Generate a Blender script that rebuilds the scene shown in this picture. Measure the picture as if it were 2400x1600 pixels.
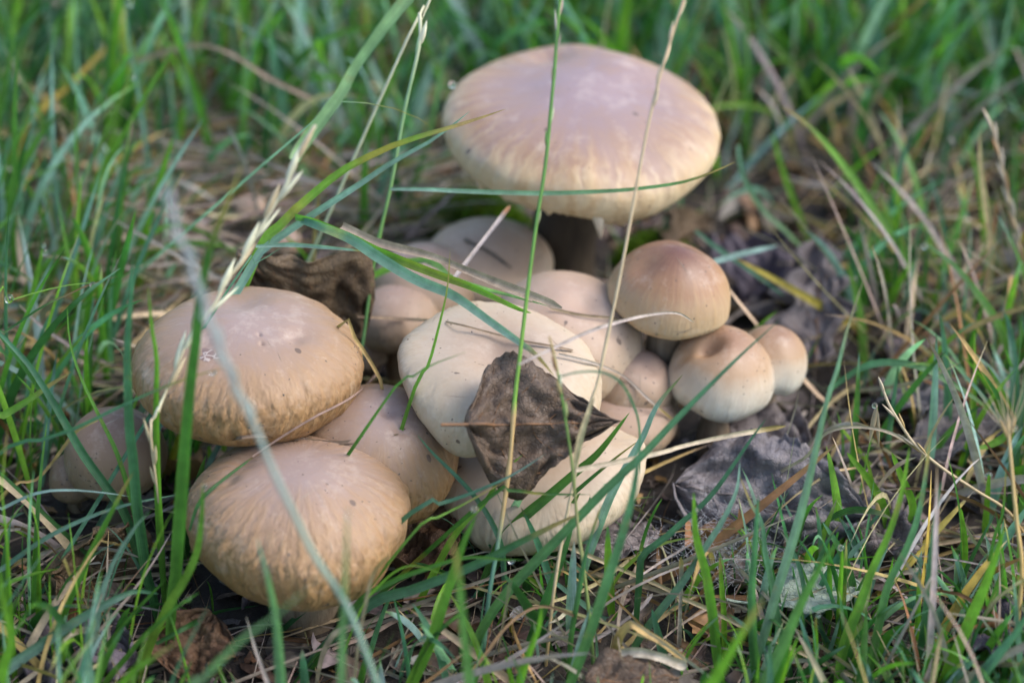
import bpy, math, random
import numpy as np
from mathutils import Vector, Matrix
from mathutils.bvhtree import BVHTree

for o in list(bpy.data.objects):
    bpy.data.objects.remove(o, do_unlink=True)
S = bpy.context.scene
COL = S.collection
rnd = random.Random(7)

# ------------------------------------------------------------------ camera, sky, sun, exposure
PITCH = math.radians(36.0)
DIST, Z0, LENS = 0.80, 0.02, 80.0
CAM = np.array([0.0, -DIST * math.cos(PITCH), DIST * math.sin(PITCH) + Z0])
FPX = 2400 * LENS / 36.0
FWD = np.array([0, math.cos(PITCH), -math.sin(PITCH)])
UP = np.array([0, math.sin(PITCH), math.cos(PITCH)])
cd = bpy.data.cameras.new('camera')
cam = bpy.data.objects.new('camera', cd)
COL.objects.link(cam)
cam.location = CAM
cam.rotation_euler = (math.pi / 2 - PITCH, 0, 0)
cd.lens, cd.sensor_width = LENS, 36.0
cd.clip_start, cd.clip_end = 0.01, 200.0
cd.dof.use_dof = True
cd.dof.focus_distance = 0.715
cd.dof.aperture_fstop = 5.0
cd.dof.aperture_blades = 7
S.camera = cam

SUN_EL, SUN_AZ = math.radians(48), math.radians(92)      # azimuth from +Y (away from camera) towards +X
w = bpy.data.worlds.new('World')
S.world = w
w.use_nodes = True
nt = w.node_tree
bg = nt.nodes['Background']
sky = nt.nodes.new('ShaderNodeTexSky')
sky.sky_type = 'NISHITA'
sky.sun_disc = False
sky.sun_elevation, sky.sun_rotation = SUN_EL, SUN_AZ
sky.air_density, sky.dust_density, sky.ozone_density = 1.0, 2.0, 1.0
nt.links.new(sky.outputs[0], bg.inputs[0])
bg.inputs[1].default_value = 0.13
ld = bpy.data.lights.new('sun', 'SUN')
ld.energy, ld.angle, ld.color = 1.0, math.radians(32), (1.0, 0.985, 0.96)
sun = bpy.data.objects.new('sun', ld)
COL.objects.link(sun)
sv = Vector((math.sin(SUN_AZ) * math.cos(SUN_EL), math.cos(SUN_AZ) * math.cos(SUN_EL), math.sin(SUN_EL)))
sun.rotation_euler = sv.to_track_quat('Z', 'Y').to_euler()
sun.location = (1, 1, 2)
S.view_settings.view_transform = 'Standard'
S.view_settings.look = 'None'
S.view_settings.gamma = 1.0
S.view_settings.use_curve_mapping = False
S.view_settings.exposure = 1.58
S.render.engine = 'CYCLES'
S.cycles.max_bounces = 8
S.cycles.transmission_bounces = 6
S.cycles.transparent_max_bounces = 8

# ------------------------------------------------------------------ helpers
def ray(px, py):
    return np.array([(px - 1200) / FPX, 0, 0]) + UP * ((800 - py) / FPX) + FWD

def at_z(px, py, z):
    d = ray(px, py)
    return CAM + d * ((z - CAM[2]) / d[2])

def at_y(px, py, y):
    d = ray(px, py)
    return CAM + d * ((y - CAM[1]) / d[1])

def at_plane(px, py, y0, lean):
    d = ray(px, py)
    return CAM + d * ((y0 - CAM[1] + lean * CAM[2]) / (d[1] - lean * d[2]))

def proj(P):
    q = np.asarray(P) - CAM
    dep = q @ FWD
    return 1200 + q[..., 0] / dep * FPX, 800 - (q @ UP) / dep * FPX, dep

def pxsize(P):
    return float((np.asarray(P) - CAM) @ FWD) / FPX

_pr = np.random.RandomState(3)
_perm = np.concatenate([_pr.permutation(256)] * 3)
_val = _pr.rand(256) * 2 - 1

def vnoise(x, y, z=0.0):
    x, y, z = np.broadcast_arrays(np.asarray(x, float), np.asarray(y, float), np.asarray(z, float))
    xi, yi, zi = [np.floor(a).astype(int) for a in (x, y, z)]
    xf, yf, zf = x - xi, y - yi, z - zi
    sx, sy, sz = [f * f * f * (f * (f * 6 - 15) + 10) for f in (xf, yf, zf)]
    def h(i, j, k):
        return _val[_perm[_perm[_perm[(xi + i) & 255] + ((yi + j) & 255)] + ((zi + k) & 255)]]
    def L(a, b, t):
        return a + (b - a) * t
    return L(L(L(h(0,0,0), h(1,0,0), sx), L(h(0,1,0), h(1,1,0), sx), sy),
             L(L(h(0,0,1), h(1,0,1), sx), L(h(0,1,1), h(1,1,1), sx), sy), sz)

def sstep(a, b, x):
    t = np.clip((np.asarray(x, float) - a) / (b - a), 0, 1)
    return t * t * (3 - 2 * t)

def tag(o, label=None, cat=None, group=None, kind=None):
    if label: o['label'] = label
    if cat: o['category'] = cat
    if group: o['group'] = group
    if kind: o['kind'] = kind
    return o

def empty(name, loc):
    o = bpy.data.objects.new(name, None)
    o.empty_display_size = 0.01
    COL.objects.link(o)
    o.location = loc
    return o

def mesh(name, verts, quads, mat, uv=None, col=None, fl=None, tris=None, smooth=True):
    verts = np.ascontiguousarray(verts, dtype=np.float32)
    m = bpy.data.meshes.new(name)
    q = np.asarray(quads, dtype=np.int32).reshape(-1, 4) if quads is not None and len(quads) else np.zeros((0, 4), np.int32)
    t = np.asarray(tris, dtype=np.int32).reshape(-1, 3) if tris is not None and len(tris) else np.zeros((0, 3), np.int32)
    m.vertices.add(len(verts))
    m.vertices.foreach_set('co', verts.ravel())
    idx = np.concatenate([q.ravel(), t.ravel()])
    m.loops.add(len(idx))
    m.loops.foreach_set('vertex_index', idx)
    nq, ntr = len(q), len(t)
    starts = np.concatenate([np.arange(nq) * 4, nq * 4 + np.arange(ntr) * 3]).astype(np.int32)
    m.polygons.add(nq + ntr)
    m.polygons.foreach_set('loop_start', starts)
    m.update(calc_edges=True)
    if smooth:
        m.polygons.foreach_set('use_smooth', np.ones(nq + ntr, bool))
    if uv is not None:
        l = m.uv_layers.new(name='UVMap')
        l.data.foreach_set('uv', np.asarray(uv, np.float32)[idx].ravel())
    if col is not None:
        c = np.ones((len(verts), 4), np.float32)
        c[:, :3] = col
        a = m.attributes.new('Col', 'FLOAT_COLOR', 'POINT')
        a.data.foreach_set('color', c.ravel())
    for k, v in (fl or {}).items():
        a = m.attributes.new(k, 'FLOAT', 'POINT')
        a.data.foreach_set('value', np.asarray(v, np.float32).ravel())
    m.materials.append(mat)
    m.validate()
    return m

def obj(name, m, parent=None, loc=(0, 0, 0), rot=None):
    o = bpy.data.objects.new(name, m)
    COL.objects.link(o)
    o.location = loc
    if rot is not None:
        o.rotation_euler = rot
    if parent:
        o.parent = parent
    return o

def unit(v):
    v = np.asarray(v, float)
    return v / (np.linalg.norm(v, axis=-1, keepdims=True) + 1e-12)

def smooth_path(P, n):
    P = np.asarray(P, float)
    if len(P) == 2:
        return P[0] + (P[1] - P[0]) * np.linspace(0, 1, n)[:, None]
    Q = np.vstack([2 * P[0] - P[1], P, 2 * P[-1] - P[-2]])
    d = np.r_[0, np.cumsum(np.linalg.norm(np.diff(P, axis=0), axis=1))]
    out = []
    for s in np.linspace(0, d[-1], n):
        i = min(max(np.searchsorted(d, s) - 1, 0), len(P) - 2)
        t = (s - d[i]) / max(d[i + 1] - d[i], 1e-9)
        a, b, c, e = Q[i], Q[i + 1], Q[i + 2], Q[i + 3]
        out.append(0.5 * (2 * b + (c - a) * t + (2 * a - 5 * b + 4 * c - e) * t ** 2 + (3 * b - a - 3 * c + e) * t ** 3))
    return np.array(out)

def grid_quads(nu, nv, wrap=False):
    i, j = np.meshgrid(np.arange(nu - 1), np.arange(nv if wrap else nv - 1), indexing='ij')
    j2 = (j + 1) % nv
    return np.stack([i * nv + j, i * nv + j2, (i + 1) * nv + j2, (i + 1) * nv + j], -1).reshape(-1, 4)

# ------------------------------------------------------------------ materials
def newmat(name):
    m = bpy.data.materials.new(name)
    m.use_nodes = True
    n = m.node_tree
    return m, n, n.nodes['Principled BSDF'], n.nodes['Material Output']

def N(n, typ, **kw):
    x = n.nodes.new(typ)
    for k, v in kw.items():
        setattr(x, k, v)
    return x

def noise_node(n, vec, scale, detail=3, rough=0.55):
    x = N(n, 'ShaderNodeTexNoise')
    x.inputs['Scale'].default_value = scale
    x.inputs['Detail'].default_value = detail
    x.inputs['Roughness'].default_value = rough
    if vec is not None:
        n.links.new(vec, x.inputs['Vector'])
    return x

def mathn(n, op, a, b=None, c=None, clamp=False):
    x = N(n, 'ShaderNodeMath', operation=op, use_clamp=clamp)
    for i, v in enumerate((a, b, c)):
        if v is None: continue
        if isinstance(v, (int, float)): x.inputs[i].default_value = v
        else: n.links.new(v, x.inputs[i])
    return x.outputs[0]

def mixc(n, fac, a, b, mode='MIX'):
    x = N(n, 'ShaderNodeMix', data_type='RGBA', blend_type=mode)
    for s, v in ((x.inputs[0], fac), (x.inputs[6], a), (x.inputs[7], b)):
        if isinstance(v, (int, float)): s.default_value = v
        elif isinstance(v, tuple): s.default_value = (*v, 1)
        else: n.links.new(v, s)
    return x.outputs[2]

def maprange(n, v, a, b, c=0.0, d=1.0):
    x = N(n, 'ShaderNodeMapRange')
    n.links.new(v, x.inputs[0])
    for i, k in enumerate((a, b, c, d)):
        x.inputs[i + 1].default_value = k
    return x.outputs[0]

def blade_mat(name, transl, rough, spec, stripes=9.0, blotch=0.25):
    m, n, p, out = newmat(name)
    at = N(n, 'ShaderNodeAttribute', attribute_name='Col')
    uv = N(n, 'ShaderNodeTexCoord')
    sp = N(n, 'ShaderNodeSeparateXYZ')
    n.links.new(uv.outputs['UV'], sp.inputs[0])
    st = mathn(n, 'SINE', mathn(n, 'MULTIPLY', sp.outputs[0], stripes * 6.283))
    nz = noise_node(n, uv.outputs['Object'], 260, 3, 0.65)
    nz2 = noise_node(n, uv.outputs['Object'], 60, 2, 0.5)
    k = mathn(n, 'MULTIPLY_ADD', st, 0.11, 1.0)
    k = mathn(n, 'MULTIPLY', k, maprange(n, nz.outputs[0], 0.25, 0.75, 1 - blotch, 1 + blotch))
    k = mathn(n, 'MULTIPLY', k, maprange(n, nz2.outputs[0], 0.3, 0.7, 0.82, 1.18))
    cmb = N(n, 'ShaderNodeCombineXYZ')
    for i in range(3): n.links.new(k, cmb.inputs[i])
    c = mixc(n, 1.0, at.outputs['Color'], cmb.outputs[0], 'MULTIPLY')
    nz3 = noise_node(n, uv.outputs['Object'], 95, 4, 0.7)
    c = mixc(n, maprange(n, nz3.outputs[0], 0.60, 0.74, 0, 0.55), c, (0.26, 0.20, 0.07))
    n.links.new(c, p.inputs['Base Color'])
    p.inputs['Roughness'].default_value = rough
    p.inputs['Specular IOR Level'].default_value = spec
    b = N(n, 'ShaderNodeBump')
    b.inputs['Strength'].default_value = 0.35
    b.inputs['Distance'].default_value = 0.0002
    n.links.new(mathn(n, 'ADD', st, mathn(n, 'MULTIPLY', nz.outputs[0], 1.5)), b.inputs['Height'])
    n.links.new(b.outputs[0], p.inputs['Normal'])
    t = N(n, 'ShaderNodeBsdfTranslucent')
    n.links.new(mixc(n, 1.0, c, (1.2, 1.7, 0.85), 'MULTIPLY'), t.inputs[0])
    mx = N(n, 'ShaderNodeMixShader')
    mx.inputs[0].default_value = transl
    n.links.new(p.outputs[0], mx.inputs[1])
    n.links.new(t.outputs[0], mx.inputs[2])
    n.links.new(mx.outputs[0], out.inputs[0])
    return m

M_GREEN = blade_mat('grass_green', 0.42, 0.36, 0.5, 6.0)
M_DRY = blade_mat('grass_dry', 0.18, 0.55, 0.35, 7.0, 0.35)

def stem_mat():
    m, n, p, out = newmat('grass_stem')
    at = N(n, 'ShaderNodeAttribute', attribute_name='Col')
    tc = N(n, 'ShaderNodeTexCoord')
    nz = noise_node(n, tc.outputs['Object'], 300, 3)
    c = mixc(n, 1.0, at.outputs['Color'], mixc(n, nz.outputs[0], (0.7, 0.7, 0.7), (1.3, 1.3, 1.3)), 'MULTIPLY')
    n.links.new(c, p.inputs['Base Color'])
    p.inputs['Roughness'].default_value = 0.45
    return m
M_STEM = stem_mat()

def cap_mat(name, apex, mid, edge, wr=1.0, rough=0.5, freq=30.0, streak=0.5, lo=0.45, hi=0.8, ridge=(0.60, 0.42, 0.21), ft=1.0, pos=(0.10, 0.50, 0.86)):
    m, n, p, out = newmat(name)
    tc = N(n, 'ShaderNodeTexCoord')
    t = N(n, 'ShaderNodeAttribute', attribute_name='t').outputs['Fac']
    sp = N(n, 'ShaderNodeSeparateXYZ')
    n.links.new(tc.outputs['Object'], sp.inputs[0])
    fl = N(n, 'ShaderNodeCombineXYZ')
    n.links.new(sp.outputs[0], fl.inputs[0]); n.links.new(sp.outputs[1], fl.inputs[1])
    nm = N(n, 'ShaderNodeVectorMath', operation='NORMALIZE')
    n.links.new(fl.outputs[0], nm.inputs[0])
    nmw = N(n, 'ShaderNodeVectorMath', operation='ADD')
    wob = noise_node(n, tc.outputs['Object'], 110, 3, 0.6)
    wv = N(n, 'ShaderNodeVectorMath', operation='SCALE')
    n.links.new(wob.outputs['Color'], wv.inputs[0]); wv.inputs['Scale'].default_value = 0.17
    n.links.new(nm.outputs[0], nmw.inputs[0]); n.links.new(wv.outputs[0], nmw.inputs[1])
    def radial(f, ft):
        s = N(n, 'ShaderNodeVectorMath', operation='SCALE'); s.inputs['Scale'].default_value = f
        n.links.new(nmw.outputs[0], s.inputs[0])
        c = N(n, 'ShaderNodeSeparateXYZ'); n.links.new(s.outputs[0], c.inputs[0])
        d = N(n, 'ShaderNodeCombineXYZ')
        n.links.new(c.outputs[0], d.inputs[0]); n.links.new(c.outputs[1], d.inputs[1])
        n.links.new(mathn(n, 'MULTIPLY', t, ft), d.inputs[2])
        return d.outputs[0]
    n1 = noise_node(n, radial(freq, 13 * ft), 1.0, 1, 0.4)
    n2 = noise_node(n, radial(freq * 0.5, 5 * ft), 1.0, 2, 0.5)
    blot = noise_node(n, tc.outputs['Object'], 45, 4, 0.6)
    fine = noise_node(n, tc.outputs['Object'], 700, 3, 0.6)
    tt = mathn(n, 'ADD', t, mathn(n, 'MULTIPLY', mathn(n, 'SUBTRACT', blot.outputs[0], 0.5), 0.28))
    tt = mathn(n, 'ADD', tt, mathn(n, 'MULTIPLY', mathn(n, 'SUBTRACT', n2.outputs[0], 0.5), 0.30 * streak))
    rp = N(n, 'ShaderNodeValToRGB')
    n.links.new(tt, rp.inputs[0])
    e = rp.color_ramp.elements
    e[0].position, e[0].color = pos[0], (*apex, 1)
    e[1].position, e[1].color = pos[1], (*mid, 1)
    x = e.new(pos[2]); x.color = (*edge, 1)
    msk = maprange(n, t, lo, hi)
    dark = mathn(n, 'MULTIPLY', mathn(n, 'MULTIPLY', msk, streak), maprange(n, n2.outputs[0], 0.42, 0.68))
    c = mixc(n, mathn(n, 'MULTIPLY', dark, 0.7), rp.outputs[0], (0.34, 0.185, 0.07))
    c = mixc(n, mathn(n, 'MULTIPLY', mathn(n, 'MULTIPLY', msk, streak), maprange(n, n1.outputs[0], 0.45, 0.75, 0, 0.45)), c, ridge)
    c = mixc(n, maprange(n, fine.outputs[0], 0.68, 0.75, 0, 0.25), c, (0.2, 0.13, 0.09))
    c = mixc(n, maprange(n, blot.outputs[0], 0.55, 0.75, 0, 0.22), c, (0.30, 0.21, 0.16))
    spk = noise_node(n, tc.outputs['Object'], 210, 1, 0.5)
    c = mixc(n, maprange(n, spk.outputs[0], 0.765, 0.785, 0, 0.8), c, (0.07, 0.05, 0.045))
    stn = noise_node(n, tc.outputs['Object'], 95, 5, 0.7)
    c = mixc(n, maprange(n, stn.outputs[0], 0.52, 0.72, 0, 0.30), c, (0.29, 0.185, 0.10))
    c = mixc(n, maprange(n, stn.outputs[0], 0.46, 0.30, 0, 0.25), c, (0.62, 0.52, 0.42))
    n.links.new(c, p.inputs['Base Color'])
    p.inputs['Roughness'].default_value = rough
    p.inputs['Specular IOR Level'].default_value = 0.32
    p.inputs['Subsurface Weight'].default_value = 0.12
    p.inputs['Subsurface Radius'].default_value = (1.0, 0.6, 0.35)
    p.inputs['Subsurface Scale'].default_value = 0.004
    n.links.new(maprange(n, blot.outputs[0], 0.3, 0.7, rough - 0.08, rough + 0.1), p.inputs['Roughness'])
    h = mathn(n, 'MULTIPLY', mathn(n, 'MULTIPLY', n1.outputs[0], msk), 1.0 * wr)
    h = mathn(n, 'ADD', h, mathn(n, 'MULTIPLY', mathn(n, 'MULTIPLY', n2.outputs[0], msk), 1.3 * wr))
    h = mathn(n, 'ADD', h, mathn(n, 'MULTIPLY', fine.outputs[0], 0.05))
    h = mathn(n, 'ADD', h, mathn(n, 'MULTIPLY', blot.outputs[0], 0.35 + 0.5 * wr))
    b = N(n, 'ShaderNodeBump')
    b.inputs['Strength'].default_value = 0.75
    b.inputs['Distance'].default_value = 0.0012
    n.links.new(h, b.inputs['Height'])
    n.links.new(b.outputs[0], p.inputs['Normal'])
    return m

def plain_mat(name, c1, c2, scale, rough=0.7, bump=0.0005, spec=0.3, stretch=None):
    m, n, p, out = newmat(name)
    tc = N(n, 'ShaderNodeTexCoord')
    v = tc.outputs['Object']
    if stretch:
        mp = N(n, 'ShaderNodeMapping'); mp.inputs['Scale'].default_value = stretch
        n.links.new(v, mp.inputs[0]); v = mp.outputs[0]
    a = noise_node(n, v, scale, 5, 0.65)
    n.links.new(mixc(n, maprange(n, a.outputs[0], 0.3, 0.7), c1, c2), p.inputs['Base Color'])
    p.inputs['Roughness'].default_value = rough
    p.inputs['Specular IOR Level'].default_value = spec
    b = N(n, 'ShaderNodeBump'); b.inputs['Distance'].default_value = bump; b.inputs['Strength'].default_value = 0.8
    n.links.new(a.outputs[0], b.inputs['Height']); n.links.new(b.outputs[0], p.inputs['Normal'])
    return m

M_STEMSH = plain_mat('mushroom_stem', (0.32, 0.25, 0.17), (0.16, 0.11, 0.07), 120, 0.65, 0.0006, stretch=(3, 3, 0.6))
M_DARKSTEM = plain_mat('dark_mushroom_stem', (0.07, 0.05, 0.03), (0.035, 0.024, 0.016), 120, 0.7, 0.0006, stretch=(3, 3, 0.6))  # shadow under the biggest cap is put into this darker stem colour
M_PALESTEM = plain_mat('pale_mushroom_stem', (0.6, 0.52, 0.4), (0.45, 0.36, 0.25), 120, 0.6, 0.0006, stretch=(3, 3, 0.6))
M_GILL = plain_mat('gills', (0.42, 0.32, 0.22), (0.30, 0.21, 0.14), 90, 0.7)
M_VEIL = plain_mat('veil', (0.72, 0.64, 0.50), (0.58, 0.48, 0.34), 150, 0.6)

def soil_mat():
    m, n, p, out = newmat('soil')
    tc = N(n, 'ShaderNodeTexCoord')
    a = noise_node(n, tc.outputs['Object'], 40, 6, 0.7)
    b_ = noise_node(n, tc.outputs['Object'], 260, 5, 0.7)
    c = mixc(n, maprange(n, a.outputs[0], 0.35, 0.65), (0.014, 0.010, 0.008), (0.04, 0.029, 0.022))
    c = mixc(n, maprange(n, b_.outputs[0], 0.55, 0.72), c, (0.085, 0.06, 0.043))
    n.links.new(c, p.inputs['Base Color'])
    p.inputs['Roughness'].default_value = 0.85
    bp = N(n, 'ShaderNodeBump'); bp.inputs['Distance'].default_value = 0.003
    n.links.new(mathn(n, 'ADD', a.outputs[0], mathn(n, 'MULTIPLY', b_.outputs[0], 0.4)), bp.inputs['Height'])
    n.links.new(bp.outputs[0], p.inputs['Normal'])
    return m

def leaf_mat(name, c1, c2, c3, rough=0.5, spec=0.25, scale=55):
    m, n, p, out = newmat(name)
    tc = N(n, 'ShaderNodeTexCoord')
    a = noise_node(n, tc.outputs['Object'], scale, 5, 0.7)
    b_ = noise_node(n, tc.outputs['Object'], scale * 7, 3, 0.6)
    vo = N(n, 'ShaderNodeTexVoronoi', feature='DISTANCE_TO_EDGE')
    vo.inputs['Scale'].default_value = scale * 11
    n.links.new(tc.outputs['Object'], vo.inputs[0])
    c = mixc(n, maprange(n, a.outputs[0], 0.35, 0.65), c1, c2)
    c = mixc(n, maprange(n, b_.outputs[0], 0.56, 0.74, 0, 0.8), c, c3)
    n.links.new(c, p.inputs['Base Color'])
    p.inputs['Roughness'].default_value = rough
    p.inputs['Specular IOR Level'].default_value = spec
    bp = N(n, 'ShaderNodeBump'); bp.inputs['Distance'].default_value = 0.0006; bp.inputs['Strength'].default_value = 0.7
    h = mathn(n, 'ADD', mathn(n, 'MULTIPLY', a.outputs[0], 2.0), mathn(n, 'MINIMUM', mathn(n, 'MULTIPLY', vo.outputs[0], 4.0), 0.5))
    n.links.new(mathn(n, 'ADD', h, b_.outputs[0]), bp.inputs['Height'])
    n.links.new(bp.outputs[0], p.inputs['Normal'])
    return m

# ------------------------------------------------------------------ ground
def gh(x, y):
    x = np.asarray(x, float); y = np.asarray(y, float)
    near = np.exp(-((x / 0.7) ** 2 + (y / 0.8) ** 2))
    h = 0.006 * vnoise(x * 14 + 3, y * 14, 5) + 0.0025 * vnoise(x * 60, y * 60, 9) + 0.02 * vnoise(x * 2, y * 2, 1) * (1 - near)
    return h - 0.003 + 0.010 * np.exp(-(((x + 0.10) / 0.09) ** 2 + ((y - 0.09) / 0.06) ** 2))

ax = np.concatenate([-np.geomspace(60, 0.62, 26), np.linspace(-0.6, 0.6, 230), np.geomspace(0.62, 60, 26)])
ay = np.concatenate([-np.geomspace(60, 0.42, 26), np.linspace(-0.4, 0.8, 230), np.geomspace(0.82, 60, 26)])
GX, GY = np.meshgrid(ax, ay, indexing='ij')
gv = np.stack([GX, GY, gh(GX, GY)], -1).reshape(-1, 3)
gq = grid_quads(len(ax), len(ay))
gq = gq[:, ::-1]
ground = obj('ground', mesh('ground', gv, gq, soil_mat()))
tag(ground, 'dark brown soil under the grass and fallen leaves', 'ground', kind='structure')
if ground.data.polygons[0].normal.z < 0:
    ground.data.flip_normals()

# ------------------------------------------------------------------ mushrooms
SNAP_V, SNAP_F = [], []          # geometry that straws and drops can rest on
def snap_add(V, F):
    base = sum(len(v) for v in SNAP_V)
    SNAP_V.append(np.asarray(V)); SNAP_F.append(np.asarray(F) + base)

MUSH = []
CAPS = []                        # projected ellipses for keeping grass off the caps
def mushroom(label, px, py, z, rpx, h, hl, phimax, mat, seed, tilt=(0, 0), wob=0.05, wr=0.0, stem_r=0.28, lean=(0, 0),
             dents=(), stem=None, squash=1.0, name='mushroom', edge_rag=0.0, dome=1.0, lobe=None, wfreq=70):
    c = at_z(px, py, z)
    R = rpx * pxsize(c)
    base = np.array([c[0] + lean[0], c[1] + lean[1], 0.0])
    base[2] = float(gh(base[0], base[1])) - 0.002
    root = empty(name, base)
    MUSH.append(root)
    tag(root, label, 'mushroom', 'cluster of tan mushrooms')
    na, ntr = (420, 150) if rpx > 170 else (160, 80)
    t = np.linspace(0, 1, ntr)
    a = np.linspace(0, 2 * math.pi, na, endpoint=False)
    T, A = np.meshgrid(t, a, indexing='ij')
    PH = T * math.radians(phimax)
    ca, sa = np.cos(A), np.sin(A)
    r = np.sin(PH) ** dome
    zz = np.where(PH < math.pi / 2, h * np.cos(PH), hl * np.cos(PH))
    edge = sstep(0.35, 1.0, T)
    # slow irregularity of the outline
    wv = vnoise(ca * 1.1 + seed * 3.1, sa * 1.1, seed) + 0.5 * vnoise(ca * 2.3 + seed, sa * 2.3 + 7, seed)
    r = r * (1 + wob * wv * edge)
    zz = zz + wob * 0.9 * edge * vnoise(ca * 1.4 + seed * 1.7, sa * 1.4, seed + 5)
    zz = zz + 0.03 * vnoise(r * ca * 2.2 + seed, r * sa * 2.2, seed + 2)
    x, y = r * ca, r * sa * squash
    for (dx, dy, dr, dd) in dents:
        g = np.exp(-(((x - dx) ** 2 + (y - dy) ** 2) / dr ** 2)) * (PH < 1.7)
        zz = zz - dd * g
    if lobe:
        for la, lw, lr, lz in lobe:
            da = np.arctan2(np.sin(A - la), np.cos(A - la))
            g = np.exp(-(da / lw) ** 2) * edge
            x, y, zz = x * (1 + lr * g), y * (1 + lr * g), zz + lz * g
    if wr:
        wm = sstep(0.30, 0.75, T)
        wq = 0.12 * vnoise(x * 5, y * 5, seed)
        f1 = vnoise((ca + wq) * wfreq / 7, (sa - wq) * wfreq / 7, T * 4 + seed)
        f2 = vnoise((ca + wq) * wfreq / 4, (sa - wq) * wfreq / 4, T * 9 + seed * 2)
        dsp = wr * wm * (f1 * 0.6 + f2 * 0.4)
        x, y, zz = x * (1 + dsp), y * (1 + dsp), zz + dsp * 0.5
    if edge_rag:
        em = sstep(0.965, 1.0, T)
        rg = vnoise(ca * 16, sa * 16, seed) + 0.7 * vnoise(ca * 40, sa * 40, seed)
        zz = zz + em * edge_rag * rg
    V = np.stack([x, y, zz], -1)
    # rolled lip and underside shell
    lip = [V[-1] * np.array([0.975, 0.975, 1]) + [0, 0, -0.012], V[-1] * np.array([0.93, 0.93, 1]) + [0, 0, 0.03],
           V[-1] * np.array([0.6, 0.6, 1]) + [0, 0, 0.10], V[-1] * np.array([0.2, 0.2, 1]) + [0, 0, 0.12]]
    V = np.concatenate([V, np.stack(lip)], 0) * R
    TT = np.concatenate([T, np.ones((4, na))], 0)
    Q = grid_quads(ntr + 4, na, True)
    V = V.reshape(-1, 3)
    tl = Matrix.Rotation(math.radians(tilt[0]), 4, 'X') @ Matrix.Rotation(math.radians(tilt[1]), 4, 'Y')
    m = mesh('cap', V, Q, mat, fl={'t': TT.ravel()})
    cap = obj('cap', m, root, Vector(c - base), tl.to_euler())
    W = V @ np.array(tl.to_3x3()).T + c
    snap_add(W, Q)
    sx, sy, _ = proj(W)
    CAPS.append((sx.min(), sx.max(), sy.min(), sy.max(), c[1], c))
    # gills: one radial plate fan under the cap
    ng = 90
    er = V.reshape(ntr + 4, na, 3)[ntr - 1]
    rr = np.hypot(er[:, 0], er[:, 1]).mean(); ez = er[:, 2].mean()
    ga = np.linspace(0, 2 * math.pi, 2 * ng, endpoint=False)
    zig = np.where(np.arange(2 * ng) % 2 == 0, 0.0, 0.05 * R)
    rings = []
    for fr, dz in ((0.9, 0.035), (0.6, 0.0), (0.25, 0.05)):
        q = rr * fr
        rings.append(np.stack([q * np.cos(ga), q * np.sin(ga) * squash, ez + dz * R + zig * min(1, fr * 1.4)], -1))
    gm = mesh('gills', np.concatenate(rings), grid_quads(3, 2 * ng, True), M_GILL, smooth=False)
    obj('gills', gm, root, Vector(c - base), tl.to_euler())
    # stem
    top = c - base + np.array([0, 0, max(ez, -0.3 * R)])
    path = smooth_path([np.array([0, 0, -0.004]), top * 0.5 + np.array([rnd.uniform(-1, 1), rnd.uniform(-1, 1), 0]) * 0.0015, top + np.array([0, 0, 0.15 * R])], 12)
    ns = 24
    sr = stem_r * R
    an = np.linspace(0, 2 * math.pi, ns, endpoint=False)
    sv_ = []
    for i, pnt in enumerate(path):
        f = i / 11
        q = sr * (1.18 - 0.35 * f + 0.12 * math.sin(f * 7 + seed)) * (1 + 0.05 * vnoise(np.cos(an) * 5 + seed, np.sin(an) * 5, f * 2))
        sv_.append(np.stack([pnt[0] + q * np.cos(an), pnt[1] + q * np.sin(an), np.full(ns, pnt[2])], -1))
    obj('stem', mesh('stem', np.concatenate(sv_), grid_quads(12, ns, True), stem or M_STEMSH), root)
    return root, c, R, cap

MC_TAN = cap_mat('cap_tan_wrinkled', (0.275, 0.20, 0.172), (0.275, 0.172, 0.10), (0.265, 0.148, 0.058), 0.95, 0.5, 20, 0.7, 0.25, 0.75, (0.40, 0.27, 0.135), 1.0, (0.06, 0.42, 0.80))
MC_FRONT = cap_mat('cap_tan_front', (0.27, 0.195, 0.165), (0.28, 0.175, 0.105), (0.265, 0.15, 0.06), 0.95, 0.5, 17, 0.65, 0.08, 0.6, (0.40, 0.27, 0.135), 1.0, (0.06, 0.42, 0.80))
MC_BIG = cap_mat('cap_big', (0.25, 0.18, 0.18), (0.27, 0.17, 0.12), (0.66, 0.53, 0.32), 0.35, 0.45, 15, 1.0, 0.25, 0.75, (0.64, 0.52, 0.32), 0.22, (0.10, 0.50, 0.88))  # lilac sky reflection on top and extra fill light on the cream margin painted in
MC_BROWN = cap_mat('cap_brown', (0.12, 0.055, 0.04), (0.28, 0.155, 0.085), (0.54, 0.42, 0.25), 0.25, 0.42, 16, 0.6, 0.3, 0.7, (0.46, 0.34, 0.19), 0.25, (0.06, 0.45, 0.92))
MC_PALETAN = cap_mat('cap_pale_edge', (0.24, 0.135, 0.08), (0.36, 0.235, 0.14), (0.74, 0.69, 0.57), 0.2, 0.48, 18, 0.35, 0.45, 0.8, (0.60, 0.45, 0.27), 0.5, (0.08, 0.41, 0.77))
MC_BEIGE = cap_mat('cap_beige', (0.35, 0.245, 0.185), (0.41, 0.30, 0.215), (0.50, 0.40, 0.28), 0.3, 0.55, 20, 0.4)
MC_CREAM = cap_mat('cap_cream', (0.29, 0.205, 0.15), (0.41, 0.32, 0.235), (0.48, 0.39, 0.265), 0.4, 0.5, 22, 0.4, 0.35, 0.8, (0.56, 0.46, 0.32), 0.6, (0.0, 0.36, 0.8))
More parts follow.
